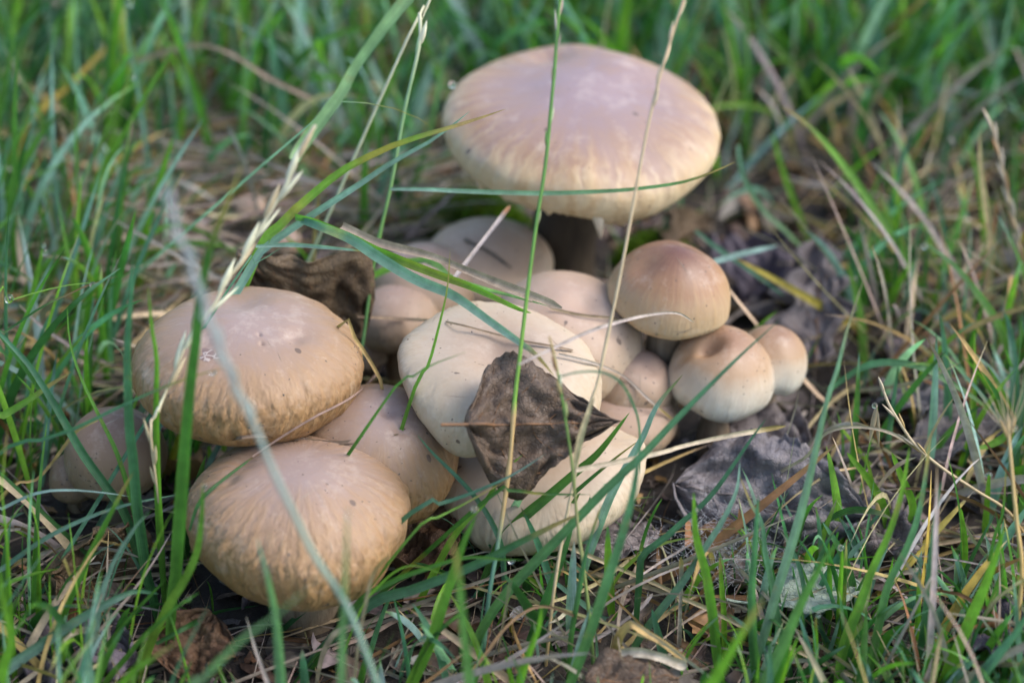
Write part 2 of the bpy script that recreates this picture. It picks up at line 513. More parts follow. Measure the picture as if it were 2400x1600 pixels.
MC_PINK = cap_mat('cap_pinkish', (0.32, 0.22, 0.17), (0.35, 0.245, 0.17), (0.36, 0.265, 0.175), 0.3, 0.55, 22, 0.35)
MC_GREY = cap_mat('cap_greyish', (0.42, 0.285, 0.195), (0.44, 0.305, 0.20), (0.46, 0.37, 0.27), 0.25, 0.5, 22, 0.3)
MC_DUSK = cap_mat('cap_shaded_brown', (0.23, 0.14, 0.095), (0.27, 0.17, 0.105), (0.31, 0.215, 0.13), 0.3, 0.55, 22, 0.3)  # tan cap colour darkened: the shade at far left is painted in

mushroom('wrinkled tan cap on the left with a small dark scar, above the foremost cap',
         584, 848, 0.060, 265, 0.45, 0.60, 126, MC_TAN, 1.3, (-4, 2), 0.055, 0.026, dome=0.88,
         dents=((-0.33, -0.30, 0.10, 0.03), (0.12, -0.22, 0.02, 0.022), (0.15, -0.33, 0.022, 0.02), (0.42, -0.2, 0.08, 0.03), (0.5, -0.1, 0.12, 0.03), (-0.1, 0.3, 0.2, 0.03)))
mushroom('foremost wrinkled tan cap, lowest in the picture, below the scarred cap',
         703, 1196, 0.036, 263, 0.50, 0.76, 126, MC_FRONT, 4.7, (-4, 3), 0.06, 0.028, dome=0.92,
         dents=((-0.5, 0.12, 0.13, 0.06), (-0.62, -0.1, 0.09, 0.05), (0.05, 0.5, 0.3, 0.04)))
mushroom('smooth pinkish tan cap squeezed between the foremost cap and the leaf covered cream cap',
         880, 1068, 0.032, 194, 0.76, 0.7, 120, MC_TAN, 7.9, (4, 6), 0.06, 0.016,
         dents=((0.1, 0.0, 0.1, 0.07), (0.25, -0.25, 0.08, 0.05)))
BIG, cB, rB, capB = mushroom('biggest and tallest mushroom at the back with sky-tinted lilac brown top and streaked cream edge',
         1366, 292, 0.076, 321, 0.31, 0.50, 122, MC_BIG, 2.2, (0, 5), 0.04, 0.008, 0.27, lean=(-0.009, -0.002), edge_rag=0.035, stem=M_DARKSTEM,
         dents=((-0.25, 0.62, 0.16, 0.07), (-0.5, 0.3, 0.4, 0.03), (0.15, 0.5, 0.4, -0.05)), wfreq=60)
mushroom('conical brown topped cap right under the biggest mushroom, with a glossy highlight',
         1568, 700, 0.052, 147, 0.96, 0.42, 116, MC_BROWN, 9.1, (0, 7), 0.06, 0.004, dents=((-0.5, -0.25, 0.22, 0.08), (0.3,0.3,0.3,0.05)), dome=1.16)
mushroom('small round tan cap with white right edge in front of the rightmost mushroom',
         1688, 886, 0.030, 125, 1.0, 0.75, 126, MC_PALETAN, 5.5, (0, 12), 0.14, 0.006, dents=((-0.42, -0.15, 0.22, 0.34), (-0.8, -0.1, 0.2, 0.2)), dome=1.05)
mushroom('rightmost and smallest pale capped mushroom, half hidden by its neighbour',
         1806, 850, 0.026, 86, 1.1, 0.8, 122, MC_PALETAN, 6.4, (0, 14), 0.12, 0.006, dome=1.1)
mushroom('beige cap with dry grass across it, just behind the wavy cream cap',
         1322, 802, 0.036, 188, 0.80, 0.6, 118, MC_BEIGE, 3.6, (6, 4), 0.09, 0.008, dents=((0.2, -0.1, 0.2, 0.10), (0.5, -0.4, 0.15, 0.06)))
mushroom('wavy cream cap with a drooping right corner, behind the brown leaf',
         1172, 856, 0.056, 236, 0.27, 0.55, 122, MC_CREAM, 8.4, (-2, 7), 0.13, 0.012,
         dents=((0.0, -0.12, 0.28, 0.17), (-0.35, 0.1, 0.3, 0.03)), lobe=((-0.35, 0.35, 0.10, -0.30), (-2.05, 0.5, 0.05, -0.22), (-1.2, 0.28, -0.14, 0.10), (1.9, 0.5, -0.05, 0.10)), stem=M_PALESTEM)
mushroom('wide cream cap lying low beneath the brown leaf and behind the green blades',
         1272, 1112, 0.022, 232, 0.36, 0.5, 116, MC_CREAM, 11.3, (-2, -6), 0.10, 0.014, stem=M_PALESTEM, lobe=((0.2, 0.4, 0.06, 0.20), (-2.4, 0.5, 0.0, -0.1)))
mushroom('greyish shaded cap crossed by a lilac stick, left below the biggest mushroom',
         1148, 612, 0.032, 148, 0.44, 0.4, 112, MC_GREY, 12.8, (4, 3), 0.05, 0)
mushroom('small pinkish cap touching the left edge of the grey shaded cap',
         1000, 668, 0.032, 122, 0.7, 0.5, 115, MC_PINK, 13.1, (4, 6), 0.10, 0.006)
mushroom('small pinkish cap behind the thin green stem, left of the wavy cream cap',
         935, 752, 0.028, 104, 0.8, 0.6, 118, MC_PINK, 14.6, (0, -5), 0.12, 0.008)
mushroom('little greyish stub of a cap in the shade between scarred cap and wavy cream cap',
         866, 832, 0.016, 46, 0.9, 0.6, 115, MC_GREY, 15.2, (0, 0), 0.06, 0)
mushroom('narrow pinkish brown cap under the conical brown cap, left of the round one',
         1488, 905, 0.026, 96, 0.9, 0.6, 118, MC_PINK, 16.7, (0, 14), 0.14, 0.008, dents=((0.2, -0.2, 0.3, 0.12),))
mushroom('low pinkish cap beside the drooping corner of the wavy cream cap',
         1466, 985, 0.018, 122, 0.6, 0.5, 115, MC_PINK, 17.4, (0, 4), 0.10, 0.008)
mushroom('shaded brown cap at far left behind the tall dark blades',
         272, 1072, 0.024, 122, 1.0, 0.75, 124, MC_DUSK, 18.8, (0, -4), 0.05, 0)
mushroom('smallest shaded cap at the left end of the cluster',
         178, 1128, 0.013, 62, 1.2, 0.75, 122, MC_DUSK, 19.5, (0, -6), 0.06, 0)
mushroom('tiny pinkish cap peeking out of the dry grass behind the standing dark leaf',
         668, 572, 0.022, 42, 0.8, 0.5, 115, MC_PINK, 20.5, (0, 0), 0.06, 0)
mushroom('tiny pale pink cap deepest in the dry grass, beside the straw seed head',
         588, 488, 0.022, 40, 0.7, 0.5, 115, MC_PINK, 21.5, (0, 0), 0.06, 0)

# torn veil tooth under the biggest cap: sits on the front rim
vt = at_y(1402, 524, cB[1] - 0.046)
k = pxsize(vt)
vv = []
for i, f in enumerate(np.linspace(0, 1, 6)):
    wd = (1 - f) ** 0.8 * 30 * k + 0.0003
    zc = vt + np.array([f * 8 * k, 0.004 * f, 0.003 - f * 78 * k])
    vv += [zc + [-wd / 2, 0, 0], zc + [0, -0.0012, 0], zc + [wd / 2, 0, 0], zc + [0, 0.0012, 0]]
vo_ = obj('veil_remnant', mesh('veil_remnant', np.array(vv) - np.array(BIG.location), grid_quads(6, 4, True), M_VEIL), BIG)

# ------------------------------------------------------------------ dead leaves
SV = np.concatenate(SNAP_V); SF = []
_b = 0
BV_CAPS = BVHTree.FromPolygons([tuple(v) for v in SV.tolist()], np.concatenate(SNAP_F).tolist())
def snap(px, py, off):
    """point where the line of sight meets a cap or the ground, lifted off it"""
    d = unit(ray(px, py))
    hit = BV_CAPS.ray_cast(Vector(CAM), Vector(d), 5.0)
    if hit[0] is not None:
        return np.array(hit[0]) - d * off
    P = at_z(px, py, 0.0)
    P = at_z(px, py, float(gh(P[0], P[1])))
    return P - d * off

LM_BROWN = leaf_mat('leaf_brown', (0.085, 0.055, 0.034), (0.13, 0.092, 0.066), (0.05, 0.035, 0.03), 0.5)
LM_DARK = leaf_mat('leaf_dark', (0.085, 0.056, 0.033), (0.135, 0.092, 0.05), (0.035, 0.024, 0.016), 0.6)
LM_GREY = leaf_mat('leaf_grey', (0.115, 0.098, 0.098), (0.20, 0.178, 0.178), (0.07, 0.06, 0.058), 0.5)
LM_LILAC = leaf_mat('leaf_lilac', (0.125, 0.10, 0.095), (0.19, 0.16, 0.15), (0.05, 0.036, 0.035), 0.5)
LM_RUST = leaf_mat('leaf_rust', (0.09, 0.045, 0.025), (0.15, 0.085, 0.045), (0.03, 0.02, 0.015), 0.6)
LM_GREEN = leaf_mat('leaf_greygreen', (0.24, 0.29, 0.22), (0.33, 0.37, 0.30), (0.15, 0.17, 0.12), 0.5)
LM_PURPLE = leaf_mat('leaf_purple', (0.075, 0.06, 0.075), (0.13, 0.105, 0.125), (0.03, 0.025, 0.03), 0.5)
M_VEIN = plain_mat('leaf_vein', (0.20, 0.10, 0.045), (0.13, 0.07, 0.035), 100, 0.6)

def leaf(label, base, tip, width, mat, roll=0.0, shape='ovate', fold=0.25, curl=0.15, crinkle=0.05, teeth=0.03, seed=1.0,
         petiole=0.0, arch=0.0, up=None, veins=True, vein_mat=None):
    """base/tip are world points; width in metres; roll turns the blade about its midrib"""
    base, tip = np.asarray(base, float), np.asarray(tip, float)
    Lg = np.linalg.norm(tip - base)
    ex = (tip - base) / Lg
    upv = np.array([0, 0, 1.0]) if up is None else np.asarray(up, float)
    ey = unit(np.cross(upv, ex))
    ez = np.cross(ex, ey)
    R_ = np.array(Matrix.Rotation(math.radians(roll), 3, Vector(ex)))
    ey, ez = R_ @ ey, R_ @ ez
    nu, nv = 46, 31
    u = np.linspace(0, 1, nu); v = np.linspace(-1, 1, nv)
    U, V = np.meshgrid(u, v, indexing='ij')
    if shape == 'deltoid':
        wp = np.where(U < 0.38, np.sin(np.clip(U / 0.38, 0, 1) * np.pi / 2) ** 0.85, np.clip((1 - U) / 0.62, 0, 1) ** 1.05 * (1 + 0.10 * np.sin(U * 9 + V * 2)))
    elif shape == 'oak':
        wp = np.sin(np.pi * np.clip(U, 0.001, 1) ** 0.8) ** 0.6 * (0.72 + 0.28 * np.cos(U * 2 * np.pi * 3.5))
    else:
        wp = np.sin(np.pi * np.clip(U, 0, 1) ** 0.8) ** 0.75
    wp = np.clip(wp, 0, None) + 0.004
    tooth = 1 + teeth * (np.abs(((U * 17 + 0.3 * np.sign(V)) % 1) - 0.5) * 2 - 0.5) + 0.05 * vnoise(U * 9, np.sign(V) * 4, seed)
    yy = V * wp * width / 2 * tooth * np.where(V > 0, 1.06, 0.94)
    xx = U * Lg
    aV = np.abs(V) * wp
    z = fold * aV * width / 2 - curl * Lg * (2 * U - 1) ** 2 * 0.5 + curl * Lg * 0.5
    z = z + arch * width * (1 - (V * wp) ** 2)
    z = z + crinkle * width * (vnoise(U * 4 + seed, V * 3, seed) + 0.6 * vnoise(U * 9, V * 7 + seed, seed) + 0.35 * vnoise(U * 20, V * 16, seed))
    z = z + 0.007 * width * np.sin((U * 7 - np.abs(V) * 1.6) * 2 * np.pi) * np.minimum(1, np.abs(V) * 3)
    z = z + crinkle * 1.4 * width * np.abs(V) ** 4 * vnoise(U * 11, V * 2, seed + 3)
    P = xx[..., None] * ex + yy[..., None] * ey + z[..., None] * ez
    root = empty('dead_leaf', base)
    tag(root, label, 'leaf', 'dead leaves around the mushrooms')
    o = obj('leaf_blade', mesh('leaf_blade', P.reshape(-1, 3), grid_quads(nu, nv), mat), root)
    sm = o.modifiers.new('thickness', 'SOLIDIFY'); sm.thickness = 0.0003
    if veins:
        mid = nv // 2
        VV, QQ = [], []
        def tube(pts, r0, r1):
            b0 = sum(len(q) for q in VV)
            n_ = len(pts)
            for i, p_ in enumerate(pts):
                r = r0 + (r1 - r0) * i / (n_ - 1)
                VV.append(np.array([p_ + ey * r + ez * 0.0002, p_ + ez * (r + 0.0002), p_ - ey * r + ez * 0.0002, p_ - ez * r]))
            QQ.append(grid_quads(n_, 4, True) + b0)
        pts = [P[i, mid] for i in range(nu)]
        if petiole:
            pts = [P[0, mid] - ex * petiole * f + ez * petiole * 0.25 * f * f for f in (1, 0.75, 0.5, 0.25)] + pts
        tube(pts, 0.00055, 0.0002)
        obj('midrib', mesh('midrib', np.concatenate(VV), np.concatenate(QQ), vein_mat or M_VEIN), root)
        VV, QQ = [], []
        for k_ in range(6):
            u0 = 0.05 + k_ * 0.13
            for sg in (-1, 1):
                pts = []
                for f in np.linspace(0, 0.92, 9):
                    ui = min(u0 + 0.24 * f, 0.99) * (nu - 1); vi = (0.5 + 0.5 * sg * f) * (nv - 1)
                    pts.append(P[int(round(ui)), int(round(vi))] if False else
                               (lambda a, b: (P[a, b] * (1 - (ui - a)) + P[min(a + 1, nu - 1), b] * (ui - a)) * (1 - (vi - b))
                                + P[a, min(b + 1, nv - 1)] * (vi - b))(int(ui), int(vi)))
                tube(pts, 0.00035, 0.00015)
        obj('side_veins', mesh('side_veins', np.concatenate(VV), np.concatenate(QQ), vein_mat or M_VEIN), root)
    sm_add = P.reshape(-1, 3) + base
    snap_add(sm_add, grid_quads(nu, nv))
    return root

toward = CAM * 0 + np.array([0, -0.80, 0.6])
# the brown leaf lying on the cream caps
leaf('brown poplar leaf with orange veins lying across the cream caps', at_y(1094, 996, -0.110), at_y(1446, 988, -0.101), 0.045, LM_BROWN,
     0, 'deltoid', fold=-0.45, curl=-0.09, crinkle=0.075, teeth=0.05, seed=2.0, petiole=0.009, up=(0.0, -0.75, 0.66))
leaf('dark brown leaf standing upright behind the scarred cap', at_y(850, 800, -0.022), at_y(555, 592, -0.020), 0.056, LM_DARK,
     0, 'deltoid', fold=0.12, curl=0.05, crinkle=0.05, seed=5.0, up=(0, -0.95, 0.3))
leaf('dark leaf with pale wavy edge standing in the shade at lower left', at_y(318, 1392, -0.100), at_y(112, 1345, -0.112), 0.056, LM_DARK,
     0, 'ovate', fold=0.15, curl=0.08, crinkle=0.08, seed=8.0, up=(0.1, -0.8, 0.5))
leaf('upright lilac grey lobed leaf behind the rightmost mushroom', at_z(1915, 860, 0.006), at_z(1925, 560, 0.022), 0.036, LM_LILAC,
     -10, 'oak', fold=0.15, curl=0.1, crinkle=0.08, seed=11.0, up=(-0.2, -0.6, 0.7))
leaf('large pale grey leaf arched over a dark hollow on the right', at_z(1585, 1150, 0.010), at_z(2040, 1220, 0.010), 0.044, LM_GREY,
     8, 'ovate', fold=-0.10, curl=0.08, crinkle=0.12, teeth=0.10, seed=14.0, arch=0.09, up=(0, -0.5, 0.8), vein_mat=LM_LILAC)
leaf('flat greyish green leaf under the straw at lower right', at_z(1790, 1405, 0.008), at_z(2030, 1378, 0.008), 0.022, LM_GREEN,
     0, 'ovate', fold=0.2, curl=0.04, crinkle=0.05, seed=17.0, petiole=0.012, vein_mat=LM_GREEN)
leaf('purplish dark leaf at the lower right corner behind the tan stalk', at_z(2270, 1480, 0.004), at_z(2460, 1530, 0.012), 0.034, LM_PURPLE,
     0, 'ovate', fold=0.3, curl=0.05, crinkle=0.07, seed=20.0, vein_mat=LM_PURPLE)
leaf('grey brown leaf cut by the bottom edge, below the curled straw blade', at_z(1370, 1600, 0.012), at_z(1590, 1590, 0.010), 0.020, LM_BROWN,
     10, 'ovate', fold=0.2, curl=0.06, crinkle=0.08, seed=23.0)
leaf('crumpled purple brown leaf at the bottom left corner', at_z(60, 1560, 0.004), at_z(320, 1530, 0.008), 0.036, LM_PURPLE,
     0, 'oak', fold=0.3, curl=0.08, crinkle=0.12, seed=26.0, vein_mat=LM_PURPLE)
leaf('rusty brown leaf in the shadow below the foremost cap', at_z(440, 1600, 0.004), at_z(500, 1440, 0.014), 0.028, LM_RUST,
     0, 'ovate', fold=0.4, curl=0.06, crinkle=0.1, seed=29.0, vein_mat=LM_RUST)
leaf('rusty dark leaf wedged beneath the smooth pinkish cap', at_z(930, 1330, 0.006), at_z(1070, 1180, 0.016), 0.030, LM_RUST,
     0, 'ovate', fold=0.2, curl=0.1, crinkle=0.1, seed=32.0, vein_mat=LM_RUST)
leaf('lilac grey leaf lying below the wide cream cap among green blades', at_z(1340, 1275, 0.005), at_z(1560, 1260, 0.008), 0.024, LM_LILAC,
     0, 'ovate', fold=0.1, curl=0.05, crinkle=0.07, seed=35.0, vein_mat=LM_LILAC)
leaf('dusky lilac leaf in the hollow right of the round tan cap', at_z(1660, 1010, 0.004), at_z(1900, 1060, 0.008), 0.036, LM_LILAC,
     0, 'ovate', fold=0.2, curl=0.08, crinkle=0.10, seed=38.0, vein_mat=LM_LILAC)
leaf('pale buff leaf curled on the ground under the arching blade at right', at_z(2080, 910, 0.004), at_z(2220, 985, 0.010), 0.030, LM_GREY,
     0, 'oak', fold=0.4, curl=0.1, crinkle=0.12, seed=41.0, vein_mat=LM_LILAC)
leaf('blackish leaf between the conical cap and the lobed leaf', at_z(1730, 690, 0.002), at_z(1850, 600, 0.006), 0.045, LM_PURPLE,
     0, 'ovate', fold=0.2, curl=0.08, crinkle=0.10, seed=44.0, vein_mat=LM_PURPLE)
leaf('brown leaf leaning beside the stem of the biggest mushroom', at_z(1600, 590, 0.004), at_z(1570, 490, 0.022), 0.030, LM_DARK,
     0, 'ovate', fold=0.2, curl=0.1, crinkle=0.1, seed=47.0)
leaf('lilac brown leaf lying right of the pale arched leaf', at_z(2010, 1290, 0.004), at_z(2130, 1180, 0.010), 0.034, LM_LILAC,
     0, 'ovate', fold=0.3, curl=0.1, crinkle=0.12, seed=50.0, vein_mat=LM_LILAC)
leaf('long dark leaf edge lying right of the drooping dry seed head', at_z(2140, 1075, 0.004), at_z(2370, 1000, 0.012), 0.024, LM_LILAC,
     0, 'ovate', fold=0.5, curl=0.04, crinkle=0.06, seed=53.0, vein_mat=LM_LILAC)
BV_CAPS = BVHTree.FromPolygons([tuple(v) for v in np.concatenate(SNAP_V).tolist()], np.concatenate(SNAP_F).tolist())

# ------------------------------------------------------------------ single blades, stalks and straws
F_, G_, D_, B_, C_ = (0.16, 0.31, 0.035), (0.085, 0.20, 0.034), (0.038, 0.115, 0.03), (0.22, 0.33, 0.30), (0.085, 0.19, 0.125)
Y_, S_, T_, L_, R_, W_ = (0.36, 0.26, 0.05), (0.47, 0.37, 0.22), (0.40, 0.27, 0.11), (0.34, 0.285, 0.27), (0.22, 0.11, 0.05), (0.58, 0.56, 0.38)
P_ = (0.18, 0.29, 0.14)
PATHS = {}

def resolve(pts, mode):
    k = mode[0]
    if k == 'p':
        y0 = mode[1]
        if y0 is None:
            g = at_z(pts[0][0], pts[0][1], 0.0)
            y0 = g[1]
        P = [at_plane(x, y, y0, mode[2]) for x, y in pts]
        return np.array(P)
    if k == 'l':
        n_ = len(pts)
        return np.array([at_y(x, y, mode[1] + (mode[2] - mode[1]) * i / (n_ - 1)) for i, (x, y) in enumerate(pts)])
    return np.array([snap(x, y, mode[1]) for x, y in pts])

def root_down(P):
    z = P[0, 2] - float(gh(P[0, 0], P[0, 1]))
    if z > 0.003:
        d = unit(P[0] - P[1]) if len(P) > 1 else np.array([0, 0, -1.0])
        dz = min(d[2], -0.55)
        q = P[0] + np.array([d[0], d[1], 0]) * (z / -dz) * 0.6
        q[2] = float(gh(q[0], q[1])) - 0.003
        P = np.vstack([q, P])
    return P

def ribbon(P, wd, col0, col1, tipc=None, fold=0.22, roll=0.0, twist=0.0, taper=0.62, n=26, base_w=0.6, seed=0, flat=False, blot=None):
    P = smooth_path(P, n)
    tan = unit(np.gradient(P, axis=0))
    view = unit(CAM - P)
    side = unit(np.cross(tan, view))
    nor = np.cross(side, tan)
    f = np.linspace(0, 1, n)
    ang = roll + twist * f
    sd = side * np.cos(ang)[:, None] + nor * np.sin(ang)[:, None]
    nm = np.cross(sd, tan)
    if flat:
        wv = wd * (0.9 + 0.1 * np.sin(f * 9)) * np.minimum(1, (1 - f) / 0.06 + 0.25)
    else:
        wv = wd * (1 - f ** 2.2) ** taper * (base_w + (1 - base_w) * np.minimum(1, f / 0.3)) + wd * 0.03
    wv = wv * (1 + 0.07 * vnoise(f * 7 + seed, seed, 1.0))
    V = np.stack([P + sd * (wv / 2)[:, None], P + sd * (wv / 4)[:, None] - nm * (wv * fold * 0.6)[:, None],
                  P - nm * (wv * fold)[:, None], P - sd * (wv / 4)[:, None] - nm * (wv * fold * 0.6)[:, None],
                  P - sd * (wv / 2)[:, None]], 1)
    c0, c1 = np.array(col0), np.array(col1)
    ff = f[:, None]
    c = c0 * (1 - ff) + c1 * ff
    if tipc is not None:
        q = sstep(0.82, 0.93, f)[:, None]
        c = c * (1 - q) + np.array(tipc) * q
    c = c[:, None, :] * np.array([1.0, 0.92, 1.12, 0.92, 1.0])[None, :, None]
    c = c * (1 + 0.16 * vnoise(f * 14 + seed * 3, seed, 2.0))[:, None, None]
    if blot:
        q = (sstep(0.25, 0.5, vnoise(f * 11 + seed, np.zeros(n), seed)) * 0.7)[:, None, None]
        c = c * (1 - q) + np.array(blot) * q
    uv = np.stack(np.meshgrid(f, np.linspace(0, 1, 5), indexing='ij')[::-1], -1)
    return V.reshape(-1, 3), grid_quads(n, 5), uv.reshape(-1, 2), c.reshape(-1, 3), P

_hc = [0]
def blade(label, pts, w_px, col, mode=('p', None, 0.35), col1=None, tipc=None, key=None, mat=None, name='grass_shoot',
          cat='grass shoot', group='single grass blades among the mushrooms', rooted=True, **kw):
    _hc[0] += 1
    P = resolve(pts, mode)
    if rooted and mode[0] != 's':
        P = root_down(P)
    if tipc is None and _hc[0] % 3 == 0:
        tipc = (0.30, 0.22, 0.08)
    wd = w_px * pxsize(P[len(P) // 2])
    sd = _hc[0] * 1.37
    kw.setdefault('roll', 0.5 * math.sin(sd * 5.1))
    kw.setdefault('twist', 0.5 * math.sin(sd * 3.3))
    V, Q, uv, c, Ps = ribbon(P, wd / max(0.6, abs(math.cos(kw['roll']))), col, col1 or col, tipc, seed=sd, **kw)
    b = P[0]
    o = obj(name, mesh(name, V - b, Q, mat or (M_DRY if col in (S_, T_, L_, R_, W_) else M_GREEN), uv, c), None, b)
    tag(o, label, cat, group)
    if key: PATHS[key] = Ps
    return o

def straw(label, pts, w_px, col, mode=('s', 0.002), **kw):
    kw.setdefault('flat', True); kw.setdefault('fold', 0.35)
    return blade(label, pts, w_px, col, mode, name='straw', cat='straw', group='dry straws around the mushrooms', mat=M_DRY, **kw)

def tube_mesh(P, r0, r1, cols, n=40, ns=7, nodes=()):
    P = smooth_path(P, n)
    tan = unit(np.gradient(P, axis=0))
    s = unit(np.cross(tan, unit(CAM - P)))
    q = np.cross(s, tan)
    f = np.linspace(0, 1, n)
    r = r0 + (r1 - r0) * f
    for nd in nodes:
        r = r * (1 + 0.55 * np.exp(-((f - nd) / 0.012) ** 2))
    a = np.linspace(0, 2 * math.pi, ns, endpoint=False)
    V = P[:, None] + (s[:, None] * np.cos(a)[None, :, None] + q[:, None] * np.sin(a)[None, :, None]) * r[:, None, None]
    cf = np.array([c[0] for c in cols]); cc = np.array([c[1] for c in cols])
    c = np.stack([np.interp(f, cf, cc[:, i]) for i in range(3)], -1)
    c = np.repeat(c[:, None], ns, 1)
    return V.reshape(-1, 3), grid_quads(n, ns, True), c.reshape(-1, 3), P, r

def spindle(p, d, ln, wd, col, ns=6):
    d = unit(d)
    s = unit(np.cross(d, [0.3, 0.5, 0.81])); q = np.cross(s, d)
    prof = [(0, 0.12), (0.15, 0.75), (0.4, 1.0), (0.7, 0.7), (0.9, 0.28), (1.0, 0.03)]
    a = np.linspace(0, 2 * math.pi, ns, endpoint=False)
    V = [p + d * ln * f + (s[None] * np.cos(a)[:, None] + q[None] * np.sin(a)[:, None] * 0.6) * wd / 2 * g for f, g in prof]
    c = np.array([np.array(col) * (0.8 + 0.5 * f) for f, g in prof for _ in a])
    return np.concatenate(V), grid_quads(len(prof), ns, True), c

def stalk(label, pts, w_px, cols, mode=('p', None, 0.35), w1=None, drop_root=False, spikes=(), key=None, nodes=(), awns=(), spread=0.35, name='grass_stalk', sp_name='spikelet'):
    """spikes: list of (fraction along the stalk, side -1/1, length px, width px, colour)"""
    P = resolve(pts, mode)
    if drop_root:
        b = P[0].copy(); b[0] -= 0.003; b[1] += 0.006; b[2] = float(gh(b[0], b[1])) - 0.003
        P = np.vstack([b, (b + P[0]) / 2 + [0.001, -0.001, 0], P])
    else:
        P = root_down(P)
    k = pxsize(P[len(P) // 2])
    root = empty(name, P[0])
    tag(root, label, 'grass stalk', 'tall grass stalks crossing the picture')
    V, Q, c, Ps, r = tube_mesh(P, w_px * k / 2, (w1 or w_px * 0.6) * k / 2, cols, nodes=nodes)
    obj('stem', mesh('stem', V - P[0], Q, M_STEM, None, c), root)
    tan = unit(np.gradient(Ps, axis=0))
    for fr, sd, ln, wd, colr in spikes:
        x = fr * (len(Ps) - 1); i = int(min(x, len(Ps) - 2)); t = x - i
        p = Ps[i] * (1 - t) + Ps[i + 1] * t
        s = unit(np.cross(tan[i], unit(CAM - p)))
        d = tan[i] + s * sd * spread + unit(CAM - p) * 0.15 * math.sin(fr * 77)
        V, Q, c = spindle(p + s * sd * r[i] * 0.5, d, ln * k, wd * k, colr)
        obj(sp_name, mesh(sp_name, V - P[0], Q, M_STEM, None, c), root)
    for fr, sd, ln, colr in awns:
        x = fr * (len(Ps) - 1); i = int(min(x, len(Ps) - 2))
        p = Ps[i]
        s = unit(np.cross(tan[i], unit(CAM - p)))
        d = unit(tan[i] + s * sd)
        V, Q, c, _, _ = tube_mesh(np.array([p, p + d * ln * k * 0.5 + s * sd * ln * k * 0.02, p + d * ln * k]), 1.8 * k, 0.4 * k, [(0, colr), (1, colr)], n=8, ns=5)
        obj('awn', mesh('awn', V - P[0], Q, M_STEM, None, c), root)
    if key: PATHS[key] = Ps
    return root, Ps, k

def side_blade(root, pts, w_px, col, mode, col1=None, tipc=None, name='leaf_blade', mat=None, **kw):
    """a leaf that grows from a stalk: part of it"""
    P = resolve(pts, mode)
    wd = w_px * pxsize(P[len(P) // 2])
    V, Q, uv, c, Ps = ribbon(P, wd, col, col1 or col, tipc, **kw)
    return obj(name, mesh(name, V - np.array(root.location), Q, mat or M_GREEN, uv, c), root)

# --- left group
blade('tall dark green blade with a pale midrib at the left edge of the scarred cap',
      [(355,1385),(344,1353),(330,1253),(320,1180),(310,1060),(303,1000),(298,823),(306,702),(312,601)], 27, D_, ('p', -0.125, 0.12), col1=C_, key='h1', fold=0.3, roll=0.1, twist=0.1)
blade('short pointed bright blade just right of the tall dark blade', [(372,1200),(367,1040),(366,926),(367,840),(356,771),(347,671)], 19, G_, ('p', -0.122, 0.1), col1=F_)
blade('broad green blade rising in front of the scarred cap', [(402,1412),(411,1353),(418,1253),(425,1163),(432,1060),(446,900),(460,790),(468,700),(485,610),(510,530),(535,470),(570,379)],
      31, G_, ('p', -0.145, 0.10), col1=D_, fold=0.3, roll=0.15, twist=-0.2, key='h3')
blade('curved light green blade with yellow foot hugging the left side of the foremost cap', [(345,1530),(393,1422),(430,1363),(461,1294),(473,1208),(475,1129)], 22, (0.2,0.28,0.04), ('p', -0.152, 0.05), col1=G_)
blade('dark blade with a rusty tip lying over the top of the foremost cap', [(444,1243),(465,1181),(499,1143),(585,1077),(613,1060)], 10, D_, ('s', 0.0035), tipc=R_, key='h5')
blade('thin dark blade with a dew bead crossing the face of the scarred cap', [(-20,1075),(103,1029),(179,1002),(293,947),(379,909),(465,878),(527,862)], 10, D_, ('l', -0.112, -0.124), col1=C_, key='h6')
blade('bluish green blade slanting from the left edge to the tall dark blade\'s foot', [(352,1385),(344,1370),(320,1294),(293,1205),(248,1139),(193,1062),(131,954),(69,857),(0,781),(-40,730)], 22, D_, ('p', None, 0.25), col1=C_, roll=0.2)
blade('slender green blade curving up left of the tall dark blade', [(312,1190),(276,1067),(234,978),(193,892),(165,806),(157,716)], 13, G_, ('p', -0.105, 0.3))
blade('dark narrow blade arching right to a brown tip above the scarred cap', [(-30,800),(7,781),(103,716),(160,690),(207,668),(276,647)], 9, D_, ('l', -0.06, -0.04), tipc=R_, key='h9')
blade('light green narrow blade bending right under a hanging dew drop', [(-30,728),(0,712),(86,685),(160,668),(207,663),(235,664)], 9, F_, ('l', -0.06, -0.042), key='h9b')
blade('bright upright blade with a dew drop on its tip at far left', [(-6,1010),(10,954),(41,840),(69,723),(93,616),(103,582)], 20, F_, ('p', -0.02, 0.2), key='h10')
blade('broad pointed blade at the left edge aimed up and right', [(-30,1000),(0,978),(69,936),(120,900),(167,871)], 24, G_, ('l', -0.075, -0.070), col1=F_)
blade('thin silvery blade arching level across the shaded far left cap', [(-30,1215),(0,1194),(86,1155),(172,1148),(276,1158),(302,1163)], 11, B_, ('l', -0.115, -0.108))
blade('long silvery blade sweeping up right to touch the broad green blade', [(-40,1365),(0,1336),(103,1263),(207,1212),(310,1179),(420,1158)], 13, B_, ('l', -0.13, -0.113), col1=C_, key='h12')
blade('straight green blade leaning right with its tip on the tall dark blade', [(60,1615),(95,1545),(138,1456),(193,1336),(248,1225),(293,1139),(312,1108)], 25, G_, ('p', -0.142, 0.12))
blade('wide silvery blade arching over at the lower left corner', [(-40,1620),(0,1580),(86,1518),(189,1449),(276,1401),(320,1385),(372,1391)], 28, B_, ('l', -0.165, -0.135), col1=C_)
blade('twisted fresh green blade with a pinched neck at lower left', [(88,1510),(91,1440),(91,1370),(91,1301),(86,1232),(62,1153)], 17, F_, ('p', None, 0.15), twist=2.4)
